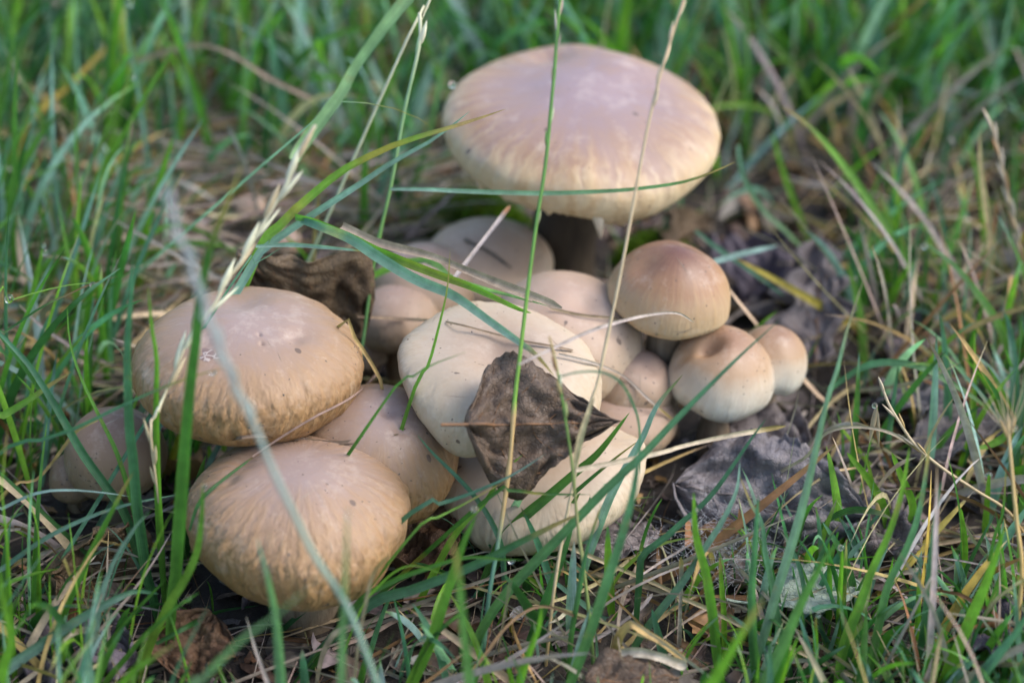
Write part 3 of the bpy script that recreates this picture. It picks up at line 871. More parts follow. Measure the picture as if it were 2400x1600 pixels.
blade('fresh blade with a narrow waist at the left margin', [(36,1600),(21,1404),(17,1284),(8,1200),(3,1139),(8,1095),(14,1040),(18,1000)], 19, F_, ('p', -0.152, 0.2), twist=2.0)
blade('pale blurred stubby blade right at the bottom left corner', [(0,1640),(10,1560),(25,1500),(8,1400),(-5,1330)], 26, F_, ('p', -0.19, 0.0))
blade('out of focus green blade slanting up right below the foremost cap', [(430,1640),(465,1600),(568,1497),(637,1449),(723,1377)], 24, G_, ('p', -0.225, 0.0), col1=P_)
blade('pale pointed blade with white tip standing before the foremost cap', [(662,1640),(658,1600),(647,1456),(627,1353),(610,1290),(603,1260)], 30, C_, ('p', -0.185, 0.05), col1=P_, tipc=B_, taper=0.8)
blade('blurred upright blade tipped by a bead before the foremost cap\'s right side', [(796,1640),(800,1600),(803,1473),(810,1335),(814,1195)], 20, P_, ('p', -0.205, 0.0), key='h20')
blade('slim blade with a dew drop near its tip below the left of the foremost cap', [(240,1610),(300,1535),(344,1484),(410,1425),(468,1387)], 15, G_, ('p', -0.158, 0.1), key='h21')
blade('short yellow green blurred blade at the bottom near the rusty leaf', [(280,1610),(362,1539),(417,1504)], 22, F_, ('p', -0.19, 0.0))
blade('dark slanting blade passing in front of the shaded lower left leaf', [(190,1600),(241,1525),(310,1440),(389,1356)], 13, D_, ('p', -0.150, 0.1), col1=G_)
blade('dark green blade lying flat under the foremost cap', [(365,1508),(448,1463),(517,1432),(606,1418)], 14, D_, ('s', 0.006))
blade('short upright green blade at the bottom left, between two slanting ones', [(190,1610),(207,1542),(224,1449)], 14, D_, ('p', -0.16, 0.0), col1=G_)
straw('dry brown blade lying in the groove over the foremost cap', [(452,1048),(551,1027),(620,1021),(700,1028),(800,1037),(934,1017)], 11, (0.16,0.11,0.075), ('s', 0.0012))
straw('reddish twig thin as thread over the gap between the two wrinkled caps', [(592,1070),(650,1030),(740,975),(800,945),(848,912),(900,857)], 5, (0.3,0.2,0.16), ('s', 0.004))
straw('orange straw arching beside the shaded far left caps', [(15,1150),(90,1120),(180,1010),(230,985)], 8, T_, ('l', -0.09, -0.085))
stalk('blurred pale blue green stalk slanting across both wrinkled caps', [(905,1660),(883,1600),(814,1422),(740,1308),(689,1205),(644,1112),(592,988),(551,902),(517,816),(475,709),(444,606),(410,530),(398,440)],
      17, [(0,(0.13,0.23,0.12)),(0.5,(0.22,0.32,0.25)),(1,(0.33,0.33,0.34))], ('p', -0.215, 0.12), w1=13,
      spikes=[(0.70+0.025*i, (-1)**i, 60, 16, (0.30,0.36,0.32)) for i in range(12)], spread=0.18)
# --- cream seed head and pale blade crossing upper left
rt, Ps, k = stalk('straw coloured seed stalk leaning right from the scarred cap into a pale wide blade', [(352,1010),(365,981),(389,916),(417,854),(448,778),(496,723),(530,661),(568,606),(613,530),(672,430),(702,351),(740,293)],
      5, [(0,T_),(0.3,S_),(1,W_)], ('l', -0.118, -0.078), w1=9, drop_root=True,
      spikes=[(0.30,-1,60,12,S_),(0.34,1,70,12,S_),(0.39,-1,75,12,S_),(0.44,1,70,11,W_)] + [(0.50+0.036*i, (-1)**i, 100, 19, W_ if i % 3 else S_) for i in range(13)], spread=0.13, name='seed_stalk')
side_blade(rt, [(690,375),(706,344),(758,275),(800,217),(834,155),(903,59),(955,-5),(990,-50)], 28, (0.22,0.34,0.17), ('l', -0.078, -0.05), taper=0.4, fold=0.25, flat=True)
# --- centre
blade('broad bright blade with dried tip laid across the left side of the biggest cap', [(600,600),(634,553),(690,493),(767,427),(800,400),(921,341),(1041,303),(1110,282),(1185,256)], 27, (0.2,0.32,0.04), ('l', -0.035, -0.02), col1=F_, tipc=T_, blot=Y_)
blade('blue green blade running parallel below the broad bright blade', [(610,590),(634,570),(734,502),(844,431),(921,379),(1020,324),(1100,262)], 22, C_, ('l', -0.037, -0.018), col1=B_)
blade('thin silver blade arching down to the broad bright blade', [(780,246),(800,241),(869,243),(952,263),(1000,290),(1030,312)], 9, B_, ('l', -0.01, -0.016))
blade('bright green blade pointing down right over the beige cap', [(690,508),(740,522),(820,556),(886,589),(1007,637),(1110,675),(1213,723),(1245,733)], 22, G_, ('l', -0.034, -0.074), col1=F_, rooted=False, blot=(0.2,0.2,0.04))
blade('forked green blade end resting on the beige cap', [(960,612),(1062,654),(1130,676),(1179,688),(1282,716)], 17, F_, ('l', -0.01, -0.068), col1=P_)
blade('long striped bluish blade falling over the rim of the wavy cream cap', [(705,515),(756,533),(822,560),(886,602),(972,654),(1062,692),(1144,750),(1213,799),(1255,830),(1299,881)], 27, C_, ('l', -0.036, -0.102), col1=B_, rooted=False, tipc=T_, blot=(0.30,0.33,0.12))
straw('pinkish dry blade sloping over the small pinkish caps', [(800,528),(886,568),(1007,599),(1093,633),(1179,668),(1317,722)], 20, (0.34,0.26,0.20), ('l', -0.03, -0.066), rooted=False)
straw('thin straw lying across the wavy cream cap from the left', [(840,742),(955,748),(1050,755),(1150,780),(1230,800),(1330,818),(1410,850)], 7, (0.27,0.19,0.13), ('s', 0.002))
straw('fine straw lying over the low pinkish caps', [(1310,830),(1390,850),(1460,880),(1520,935),(1580,985)], 7, (0.36,0.30,0.26), ('s', 0.003))
straw('brown straw resting on top of the beige cap', [(1290,722),(1360,738),(1430,745),(1480,762),(1545,785)], 7, (0.30,0.22,0.14), ('s', 0.002))
straw('dark crossing straw on the grey shaded cap', [(1020,520),(1090,562),(1150,592),(1200,630)], 8, (0.13,0.10,0.08), ('s', 0.002))
straw('lilac grey stick laid over the grey shaded cap', [(1062,655),(1110,592),(1158,530),(1196,482)], 11, L_, ('l', -0.035, -0.005), tipc=R_, rooted=False, roll=0.0, twist=0.0)
blade('silver blue blade edge lying along the top of the standing dark leaf', [(600,577),(640,575),(690,574),(778,581),(866,590)], 11, B_, ('l', -0.045, -0.04), tipc=Y_, rooted=False)
blade('blue green blade slanting before the standing dark leaf', [(546,661),(601,619),(667,575)], 11, C_, ('l', -0.062, -0.05))
rt, Ps, k = stalk('thin upright stem with a long level leaf crossing the biggest cap', [(845,840),(852,788),(876,616),(893,535),(917,430),(948,258),(983,103),(983,30)],
      9, [(0,C_),(0.5,G_),(0.85,P_),(1,W_)], ('p', -0.045, 0.45), w1=9, nodes=(0.52,), spikes=[(0.93,1,60,14,W_),(0.9,-1,50,10,P_)], spread=0.1)
side_blade(rt, [(915,443),(1000,444),(1110,449),(1272,453),(1400,449),(1489,443),(1600,427),(1676,401),(1724,379)], 11, B_, ('l', float(np.interp(443, [300, 840], [0.0, -0.045])) , -0.015), col1=G_, tipc=T_, taper=0.5, fold=0.3)
stalk('thin flowering stem beside the first, leaving the picture at the top', [(955,90),(985,50),(1007,0),(1020,-40)], 9, [(0,P_),(1,W_)], ('p', -0.02, 0.3), w1=7)
rt, Ps, k = stalk('long green stem with a tan section and knotted tip before the biggest cap',
      [(1144,1410),(1162,1301),(1179,1198),(1196,1067),(1206,936),(1217,845),(1237,675),(1258,517),(1279,379),(1292,241),(1299,172),(1306,69),(1312,0),(1316,-40)],
      12, [(0,C_),(0.20,C_),(0.25,T_),(0.385,T_),(0.40,F_),(0.7,G_),(1,G_)], ('p', -0.142, 0.55), w1=8, nodes=(0.393, 0.30),
      spikes=[(0.77,-1,42,10,G_),(0.80,1,45,9,(0.3,0.33,0.2)),(0.86,-1,40,9,(0.25,0.22,0.1)),(0.90,1,52,9,(0.33,0.26,0.2)),(0.93,-1,55,9,(0.4,0.36,0.28)),(0.95,1,48,9,(0.35,0.24,0.2)),(0.66,1,40,8,(0.2,0.22,0.1))], spread=0.12, key='h30')
side_blade(rt, [(1217,853),(1289,819),(1385,775),(1465,750),(1540,735),(1592,735),(1627,756)], 8, L_, ('l', -0.119, -0.055), mat=M_DRY, taper=0.4, fold=0.4, col1=(0.42,0.34,0.30))
rt, Ps, k = stalk('long straw coloured stem in front of the right half of the biggest cap', [(1297,1392),(1320,1250),(1351,1094),(1372,978),(1399,902),(1420,805),(1447,678),(1475,530),(1496,413),(1523,275),(1558,138),(1600,7),(1612,-30)],
      9, [(0,T_),(0.2,S_),(0.35,S_),(1,(0.46,0.34,0.2))], ('p', -0.142, 0.48), w1=7, spikes=[(0.83+0.03*i, (-1)**i, 52, 10, (0.5,0.38,0.24)) for i in range(5)], spread=0.08, nodes=(0.5,))
side_blade(rt, [(1345,1100),(1362,1020),(1380,965),(1392,930)], 15, S_, ('l', -0.124, -0.116), mat=M_DRY, taper=0.4, fold=0.3)
blade('narrow curved green blade in front of the left lobe of the wavy cream cap', [(965,930),(1003,857),(1027,771),(1048,678),(1055,585)], 11, G_, ('p', -0.105, 0.35), col1=F_)
blade('short dark green blade crossing low over the left lobe of the wavy cream cap', [(915,922),(960,888),(1007,857),(1094,824)], 10, D_, ('l', -0.104, -0.108), col1=G_)
straw('curled orange stem arching between the scarred cap and the cream cap', [(800,760),(830,790),(870,850),(895,900),(898,960)], 8, T_, ('l', -0.06, -0.07))
rt, Ps, k = stalk('slender green stem with a brown spike in front of the brown leaf', [(1392,1580),(1382,1456),(1368,1335),(1354,1232),(1341,1094),(1327,995),(1310,892),(1299,833),(1287,788)],
      11, [(0,D_),(0.25,(0.14,0.2,0.05)),(0.5,(0.25,0.24,0.1)),(0.55,(0.16,0.18,0.06)),(0.85,G_),(1,T_)], ('p', None, 0.30), w1=5, nodes=(0.62, 0.45),
      spikes=[(0.78,1,45,15,(0.26,0.3,0.1)),(0.84,-1,42,14,(0.3,0.22,0.1)),(0.90,-1,48,12,R_),(0.86,1,40,11,W_),(0.95,-1,24,8,R_)], spread=0.12)
side_blade(rt, [(1308,884),(1350,873),(1403,871),(1454,895),(1489,960),(1499,1012),(1499,1064),(1500,1110)], 6, C_, ('l', -0.125, -0.115), taper=0.4, fold=0.4)
blade('pale blue blade with dark specks pointing up right of the brown leaf', [(1350,1400),(1390,1270),(1430,1165),(1482,1067),(1509,1019),(1540,950),(1600,878)], 21, B_, ('p', -0.112, 0.30), col1=(0.22,0.33,0.33), blot=(0.10,0.19,0.13))
blade('longest broad green blade running diagonally up to the round tan cap', [(1085,1570),(1144,1449),(1213,1360),(1317,1253),(1420,1146),(1500,1072),(1600,967),(1703,864),(1772,799),(1827,750)], 27, G_, ('p', -0.146, 0.42), col1=C_, taper=0.9, key='h44')
blade('dark broad blade slanting across the wide cream cap', [(1165,1290),(1213,1225),(1282,1165),(1351,1105),(1403,1060),(1475,967)], 28, D_, ('p', -0.112, 0.3), col1=G_)
blade('second dark blade close below it across the wide cream cap', [(1180,1300),(1260,1230),(1351,1150),(1440,1075),(1500,1030)], 17, D_, ('p', -0.108, 0.3))
blade('tall upright blade right of the wide cream cap', [(1325,1640),(1337,1600),(1386,1473),(1420,1370),(1454,1267),(1482,1163),(1496,1074),(1500,1020)], 25, G_, ('p', -0.165, 0.25), col1=C_)
blade('bright leaning blade with a dew drop at its top in front of the cream cap', [(950,1640),(965,1600),(1007,1508),(1048,1387),(1086,1273),(1117,1205)], 29, F_, ('p', -0.158, 0.2), col1=G_, key='h47')
blade('blurred pointed blade crossing the bright leaning one', [(1108,1660),(1100,1600),(1082,1422),(1072,1318),(1055,1249)], 28, P_, ('p', -0.205, 0.05), col1=G_)
blade('blue green blade slanting down from the smooth pinkish cap to the ground', [(1182,1360),(1175,1280),(1148,1215),(1110,1160),(1069,1115),(1013,1060),(979,1019)], 14, C_, ('p', -0.118, 0.25))
blade('level dark blade turning bluish at its raised tip under the brown leaf', [(965,1200),(1030,1180),(1093,1160),(1196,1115),(1279,1063)], 17, D_, ('l', -0.120, -0.118), col1=C_, tipc=B_)
blade('fine pale edged blade rising right below the brown leaf', [(962,1256),(1020,1215),(1076,1187),(1193,1122)], 9, D_, ('l', -0.130, -0.122), col1=F_)
blade('bright short blade pointing at the lower tip of the brown leaf', [(1060,1262),(1138,1174),(1179,1108),(1225,1065)], 18, F_, ('p', -0.124, 0.3))
blade('short level dark blade below the brown leaf with yellow flecks', [(1140,1170),(1193,1148),(1248,1155),(1317,1158),(1385,1158)], 12, G_, ('l', -0.118, -0.122), col1=D_, blot=Y_)
blade('long blue green band sweeping from below the foremost cap to the right', [(852,1425),(972,1380),(1110,1325),(1213,1273),(1317,1222),(1360,1203)], 25, C_, ('l', -0.135, -0.130), col1=D_)
blade('dark blade arching right to a pointed tip under the wide cream cap', [(828,1425),(903,1370),(989,1335),(1093,1306),(1179,1311),(1227,1311)], 17, D_, ('l', -0.14, -0.138), col1=G_, key='h55')
blade('fresh thin blade looping at the right foot of the foremost cap', [(840,1440),(890,1370),(938,1332),(979,1325),(1048,1348)], 7, F_, ('l', -0.145, -0.142))
straw('hair thin tan stalk curving before the right side of the foremost cap', [(815,1640),(828,1600),(841,1501),(859,1404),(876,1342),(914,1298)], 9, (0.42,0.30,0.2), ('p', -0.168, 0.1))
blade('green stubby blade leaning right at the bottom centre', [(1215,1610),(1240,1530),(1262,1470),(1270,1420)], 24, F_, ('p', -0.17, 0.1))
blade('short bright sprout at the bottom beside the grey brown leaf', [(1200,1600),(1193,1570),(1185,1535)], 14, F_, ('p', -0.16, 0.0))
blade('thin tall blade with bead in the middle of the lower grass', [(1335,1540),(1340,1480),(1358,1380),(1375,1290),(1410,1180)], 14, G_, ('p', -0.145, 0.2), col1=C_)
blade('folded blade with crease beside the diagonal one at lower right of centre', [(1489,1480),(1499,1353),(1506,1301),(1558,1260),(1600,1222),(1641,1187),(1686,1136),(1765,1022),(1796,981)], 17, D_, ('p', -0.128, 0.35), col1=C_)
blade('bluish dark blade rising behind the folded one', [(1490,1510),(1540,1440),(1600,1363),(1652,1284),(1696,1215),(1727,1146),(1734,1081)], 20, D_, ('p', -0.135, 0.3), col1=B_)
blade('slim bent blade with a kink falling from that bluish one', [(1850,1570),(1841,1542),(1824,1456),(1807,1356),(1793,1294),(1786,1225),(1762,1184),(1734,1115)], 19, D_, ('p', -0.142, 0.3), col1=C_)
blade('thin arched blade pointing right over the pale arched leaf', [(1570,1260),(1600,1232),(1669,1191),(1772,1155),(1858,1148),(1934,1158)], 10, C_, ('l', -0.085, -0.07), col1=G_, key='h63')
straw('long straw rod lying from the wide cream cap down to the lower right', [(1131,1191),(1206,1218),(1317,1274),(1420,1318),(1558,1377),(1600,1401),(1669,1432),(1738,1466),(1841,1511),(1944,1559),(2050,1605)], 11, S_, ('l', -0.095, -0.15), rooted=False)
straw('pale straw leaf reaching right from the slender stem', [(1351,1101),(1454,1081),(1558,1058),(1600,1045),(1703,1022),(1841,998)], 12, (0.52,0.42,0.30), ('l', -0.118, -0.095), rooted=False)
straw('level straw rod lying in the lower right grass', [(1650,1424),(1700,1429),(1824,1425),(2013,1415),(2120,1408),(2237,1404)], 14, (0.50,0.41,0.30), ('l', -0.115, -0.108), rooted=False)
straw('straw rod slanting up to the right across the level one', [(1855,1610),(1944,1549),(2048,1487),(2185,1401),(2289,1360)], 12, (0.46,0.36,0.25), ('l', -0.143, -0.105), rooted=False)
straw('orange brown straw lying low at the bottom right', [(1790,1500),(1870,1530),(1960,1570),(2060,1620)], 12, T_, ('s', 0.004))
straw('curled tan dead blade bent over at the bottom centre', [(1440,1530),(1452,1490),(1478,1463),(1510,1480),(1560,1510),(1610,1550)], 22, T_, ('l', -0.148, -0.150), twist=0.8, rooted=False)
straw('flat pale withered blade beside the curled tan one', [(1455,1530),(1500,1528),(1550,1540),(1610,1562)], 24, (0.44,0.37,0.28), ('l', -0.152, -0.155), rooted=False)
straw('thin upright dead stick at the lower right of centre', [(1592,1500),(1594,1430),(1597,1350),(1596,1305)], 10, (0.40,0.33,0.28), ('p', -0.128, 0.1))
straw('straw hoop arching over the bottom grass', [(1100,1580),(1140,1530),(1185,1470),(1240,1428),(1290,1422),(1370,1452)], 9, (0.36,0.22,0.12), ('l', -0.155, -0.14), rooted=False)
straw('bleached twig lying aslant near the arched leaf', [(1390,1500),(1440,1470),(1500,1425),(1530,1390)], 10, L_, ('l', -0.13, -0.115), rooted=False)
# --- right group
blade('tall pale blue green blade with a dry pointed tip, right of the pale arched leaf', [(1735,1630),(1779,1525),(1820,1387),(1858,1267),(1882,1181),(1907,1077),(1937,943),(1962,867),(1982,785),(2006,709),(2027,647)], 25, (0.17,0.25,0.17), ('p', -0.150, 0.42), col1=(0.20,0.30,0.22), tipc=(0.45,0.33,0.24), taper=0.95, fold=0.15)
blade('upright green blade in front of the dark hollow of the arched leaf', [(1772,1600),(1765,1508),(1762,1387),(1769,1284),(1777,1160)], 22, G_, ('p', -0.15, 0.25), col1=C_)
blade('bright upright blade left of the dark hollow', [(1690,1600),(1683,1560),(1672,1456),(1655,1346),(1631,1253),(1626,1153)], 23, G_, ('p', -0.146, 0.22), col1=F_, key='h65')
blade('broad blurred yellow green blade slanting at the bottom right of centre', [(1640,1650),(1669,1600),(1738,1484),(1793,1397)], 36, F_, ('p', -0.205, 0.0))
blade('pale broad blade leaning right before the greyish green leaf', [(1775,1640),(1793,1600),(1841,1497),(1882,1404),(1927,1318),(1965,1267)], 29, P_, ('p', -0.168, 0.15), col1=G_)
blade('strong green blade right of the greyish green leaf', [(1962,1610),(1979,1508),(2013,1422),(2044,1335),(2082,1253),(2113,1156),(2132,1045)], 25, G_, ('p', -0.148, 0.3), col1=F_)
blade('second strong blade leaning the same way', [(2030,1610),(2058,1473),(2082,1370),(2127,1280),(2158,1181),(2182,1019)], 22, G_, ('p', -0.146, 0.3), col1=C_)
blade('narrow dark upright blade at the lower right', [(2138,1610),(2165,1473),(2179,1335),(2192,1215),(2206,1125)], 17, D_, ('p', -0.147, 0.25), col1=C_)
blade('wide bright blade leaning toward the right edge', [(2205,1620),(2272,1456),(2316,1353),(2356,1232)], 30, F_, ('p', -0.158, 0.2))
blade('thin tall blade crossing behind the wide bright one', [(2310,1360),(2316,1329),(2333,1249),(2351,1198),(2358,1094)], 9, G_, ('p', -0.13, 0.3))
blade('bluish broad blade slanting at the bottom right corner', [(2270,1640),(2310,1570),(2375,1490),(2420,1420)], 30, C_, ('p', -0.17, 0.1))
blade('small silver dry blade near the bottom right', [(2255,1600),(2268,1530),(2282,1466)], 9, S_, ('p', -0.15, 0.1))
rt, Ps, k = stalk('golden stalk with a fan of bristles at the right edge', [(2378,1610),(2382,1490),(2395,1335),(2382,1215),(2368,1067),(2362,985)], 13, [(0,(0.4,0.27,0.12)),(0.5,(0.5,0.34,0.12)),(1,(0.5,0.36,0.17))], ('p', -0.15, 0.35), w1=8,
      awns=[(0.97, s_, l_, (0.52,0.40,0.24)) for s_, l_ in ((-0.55,125),(-0.38,120),(-0.22,90),(-0.12,130),(0.02,140),(0.18,125),(0.34,140),(0.5,110),(-0.75,90))],
      spikes=[(0.93,-1,55,11,T_),(0.94,1,55,11,T_),(0.96,0.1,50,10,S_)], spread=0.3, key='h73', nodes=(0.28,))
side_blade(rt, [(2366,1012),(2345,1030),(2310,1046),(2290,1048)], 18, F_, ('l', -0.06, -0.062), taper=0.5)
rt, Ps, k = stalk('drooping dry seed head with hanging spikelets right of the pale blade', [(2368,1204),(2289,1150),(2220,1105),(2165,1062),(2134,1029),(2099,975),(2082,945),(2066,905)], 8, [(0,T_),(1,(0.42,0.34,0.22))], ('l', -0.085, -0.075), w1=7,
      spikes=[(0.97,0.2,45,13,(0.42,0.34,0.22)),(0.86,-1,50,12,(0.42,0.33,0.22)),(0.80,1,45,11,T_),(0.72,-1,52,12,(0.45,0.36,0.24)),(0.66,1,45,10,T_)], spread=0.2, key='h74')
for q_ in (((2055,950),(2042,990),(2037,1040)), ((2055,955),(2054,1000),(2060,1047))):
    P3 = resolve(q_, ('l', -0.076, -0.078))
    V3, Q3, c3 = spindle(P3[0], P3[2] - P3[0], np.linalg.norm(P3[2] - P3[0]), 14 * pxsize(P3[0]), (0.38,0.29,0.17))
    obj('spikelet', mesh('spikelet', V3 - np.array(rt.location), Q3, M_STEM, None, c3), rt)
straw('thin dry stem arching level into the drooping seed head', [(1830,1105),(1860,1088),(1893,1067),(1927,1022),(1972,1003),(2037,1002),(2099,1019),(2168,1064)], 8, (0.38,0.31,0.22), ('l', -0.075, -0.080), rooted=False)
straw('rust coloured dry wisp over the pale arched leaf', [(1805,1190),(1830,1150),(1860,1100),(1890,1065)], 8, R_, ('l', -0.07, -0.07), rooted=False)
stalk('brown seed spike leaning out at the right edge', [(2420,900),(2400,660),(2382,547),(2358,441),(2344,372),(2323,293),(2303,255)], 9, [(0,T_),(1,(0.38,0.3,0.2))], ('p', 0.02, 0.25), w1=6,
      spikes=[(0.42+0.045*i, (-1)**i, 55, 11, (0.42,0.35,0.26) if i % 3 else (0.3,0.16,0.07)) for i in range(12)], spread=0.13)
straw('flat tan dry blade upright near the right edge', [(2285,790),(2316,678),(2323,564),(2316,517),(2299,396),(2296,306)], 17, (0.50,0.36,0.2), ('p', 0.035, 0.2), flat=False)
blade('long green blade arching left in the right background', [(2195,775),(2179,723),(2134,633),(2082,535),(2044,482),(1989,403),(1931,331),(1886,286),(1831,248)], 21, G_, ('p', 0.035, 0.3), col1=F_)
blade('curved green blade beside it leaning the same way', [(2205,650),(2165,499),(2137,396),(2099,317),(2058,255)], 20, F_, ('p', 0.075, 0.25), col1=P_)
blade('fresh short blade in the right background behind the lobed leaf', [(1900,575),(1862,475),(1834,396),(1810,310)], 16, F_, ('p', 0.09, 0.2))
blade('bluish blade curving down toward the lobed leaf', [(1730,340),(1734,370),(1745,420),(1789,492),(1834,534),(1893,589),(1965,626)], 14, C_, ('l', 0.08, 0.06), col1=G_, rooted=False)
blade('pale blue blade lying level right of the conical cap', [(1660,618),(1738,595),(1824,575)], 16, B_, ('l', 0.0, 0.04), rooted=False)
blade('dark bluish blade sloping down right of the conical cap', [(1630,540),(1680,580),(1760,635),(1840,695)], 12, C_, ('l', 0.04, 0.02), rooted=False)
blade('green blade arching in a wide bow at the right', [(1940,915),(1962,899),(2030,857),(2099,849),(2168,864),(2237,902),(2289,936),(2358,991)], 18, C_, ('l', -0.03, -0.045), col1=G_, rooted=False)
blade('bright blade sloping down right from a dewy tip', [(2400,930),(2375,857),(2340,761),(2289,685),(2237,623),(2165,566)], 20, F_, ('p', -0.005, 0.25), key='h83', col1=P_)
blade('thin upright bright blade left of the bristle fan', [(2275,1085),(2282,978),(2285,874),(2284,778)], 13, F_, ('p', -0.045, 0.2))
straw('forked twig lying under the green bow on the right', [(1979,933),(2065,861),(2134,805),(2172,764)], 12, L_, ('s', 0.004))
for i, (lab, pts, wd, cl, md) in enumerate([
    ('stout fresh sprout in front of the lilac brown leaf at right', [(2085,1300),(2075,1200),(2040,1130),(1985,1060)], 20, F_, ('p', -0.085, 0.2)),
    ('paired fresh sprout standing to its right', [(2100,1310),(2140,1200),(2110,1110),(2090,1060)], 20, F_, ('p', -0.09, 0.2)),
    ('small bright sprout with a bead near the level straw', [(1915,1600),(1912,1530),(1912,1445)], 13, F_, ('p', -0.145, 0.0)),
    ('short blunt sprout topped by a bead right of the greyish green leaf', [(1962,1520),(1968,1400),(1975,1285)], 15, F_, ('p', -0.13, 0.1)),
    ('yellowish blunt sprout in the litter at lower right', [(2215,1590),(2212,1520),(2208,1470)], 13, (0.3,0.3,0.08), ('p', -0.145, 0.0)),
    ('thin sprout ending in a bead between the narrow dark blade and the strong ones', [(2150,1500),(2152,1420),(2155,1338)], 15, F_, ('p', -0.135, 0.1)),
    ('pale sprout with a knobbed tip behind the narrow dark blade', [(2306,1280),(2312,1200),(2318,1110)], 16, F_, ('p', -0.085, 0.1)),
    ('wispy bright sprout behind the wide bright blade', [(2255,1400),(2262,1290),(2252,1190)], 14, F_, ('p', -0.11, 0.1)),
    ('blunt sprout left of the dark hollow of the arched leaf', [(1697,1450),(1692,1380),(1687,1305)], 14, F_, ('p', -0.13, 0.1)),
    ]):
    blade(lab, pts, wd, cl, md, key='sp%d' % i, taper=0.4)
# --- upper left background singles
blade('broad fresh blade standing tall at upper left', [(190,525),(241,396),(293,310),(344,220),(410,107)], 22, F_, ('p', 0.05, 0.2), col1=G_)
blade('bluish upright stem like blade with a bead at upper left', [(350,400),(338,310),(324,207),(303,103),(296,0),(296,-40)], 13, B_, ('p', 0.09, 0.25), col1=C_, key='h89')
blade('slim green blade tipped by the bead at upper left', [(160,500),(220,372),(269,262),(307,172)], 13, F_, ('p', 0.06, 0.25), key='h90')
blade('upright green blade near the left border, upper half', [(30,545),(34,448),(34,275),(41,117)], 16, G_, ('p', 0.03, 0.2))
blade('short broad green blade above the dry grass', [(340,535),(372,430),(406,320)], 22, F_, ('p', 0.045, 0.1))
blade('tall pale green blade in the background left of the wide pale blade', [(563,380),(572,241),(572,138),(554,34)], 20, F_, ('p', 0.11, 0.2), col1=P_)
straw('pinkish dry arch over the dark gap at upper left', [(300,150),(413,114),(482,107),(551,131),(637,186),(747,238)], 11, (0.36,0.25,0.19), ('l', 0.13, 0.11), rooted=False)
straw('orange brown straw sloping up over the dry grass', [(180,500),(220,468),(310,413),(365,396)], 11, T_, ('l', 0.06, 0.07), rooted=False)
blade('blue grey blade leaning in the upper left grass', [(62,400),(69,344),(90,207),(124,114)], 15, B_, ('p', 0.09, 0.2))
straw('yellow and orange dying blade at upper left', [(86,272),(155,210),(207,155),(293,69)], 20, Y_, ('l', 0.12, 0.15), flat=False)
blade('upright soft green blade left of the biggest cap', [(940,520),(983,396),(1007,310),(1031,189),(1051,72)], 15, G_, ('p', 0.09, 0.25), col1=P_)
blade('light green blurred blade beside the wide pale one', [(830,420),(870,300),(925,170),(960,60)], 20, F_, ('p', 0.12, 0.2), col1=G_)
straw('lilac dry stalk leaning left over the dry grass', [(585,420),(560,350),(532,290)], 11, L_, ('p', 0.06, 0.1))
straw('short orange stub standing behind the standing dark leaf', [(737,570),(741,520),(748,452)], 11, T_, ('p', 0.01, 0.1))

# the scar on the left cap: torn skin with white fibres, a part of that mushroom
def scar_mat():
    m, n, p, out = newmat('scar')
    tc = N(n, 'ShaderNodeTexCoord')
    vo = N(n, 'ShaderNodeTexVoronoi', feature='DISTANCE_TO_EDGE'); vo.inputs['Scale'].default_value = 420
    wob = noise_node(n, tc.outputs['Object'], 500, 2)
    v = N(n, 'ShaderNodeVectorMath', operation='MULTIPLY_ADD')
    n.links.new(wob.outputs['Color'], v.inputs[0]); v.inputs[1].default_value = (0.0012,) * 3; n.links.new(tc.outputs['Object'], v.inputs[2])
    n.links.new(v.outputs[0], vo.inputs[0])
    n.links.new(mixc(n, maprange(n, vo.outputs[0], 0.05, 0.13), (0.40, 0.32, 0.27), (0.19, 0.12, 0.095)), p.inputs['Base Color'])
    return m
sc_v = []
for i in range(7):
    for j in range(20):
        a = j / 20 * 2 * math.pi
        r = (i / 6) * (1 + 0.22 * math.sin(a * 3 + 1) + 0.15 * math.sin(a * 5))
        sc_v.append(snap(489 + 20 * r * math.cos(a), 832 + 15 * r * math.sin(a), 0.0001 + 0.0003 * (1 - (i / 6) ** 2)))
sr_ = MUSH[0]
obj('scar', mesh('scar', np.array(sc_v) - np.array(sr_.location), grid_quads(7, 20, True), scar_mat()), sr_)

# ------------------------------------------------------------------ dew drops
def water_mat():
    m, n, p, out = newmat('dew')
    p.inputs['Base Color'].default_value = (1, 1, 1, 1)
    p.inputs['Roughness'].default_value = 0.0
    p.inputs['IOR'].default_value = 1.33
    p.inputs['Transmission Weight'].default_value = 1.0
    return m
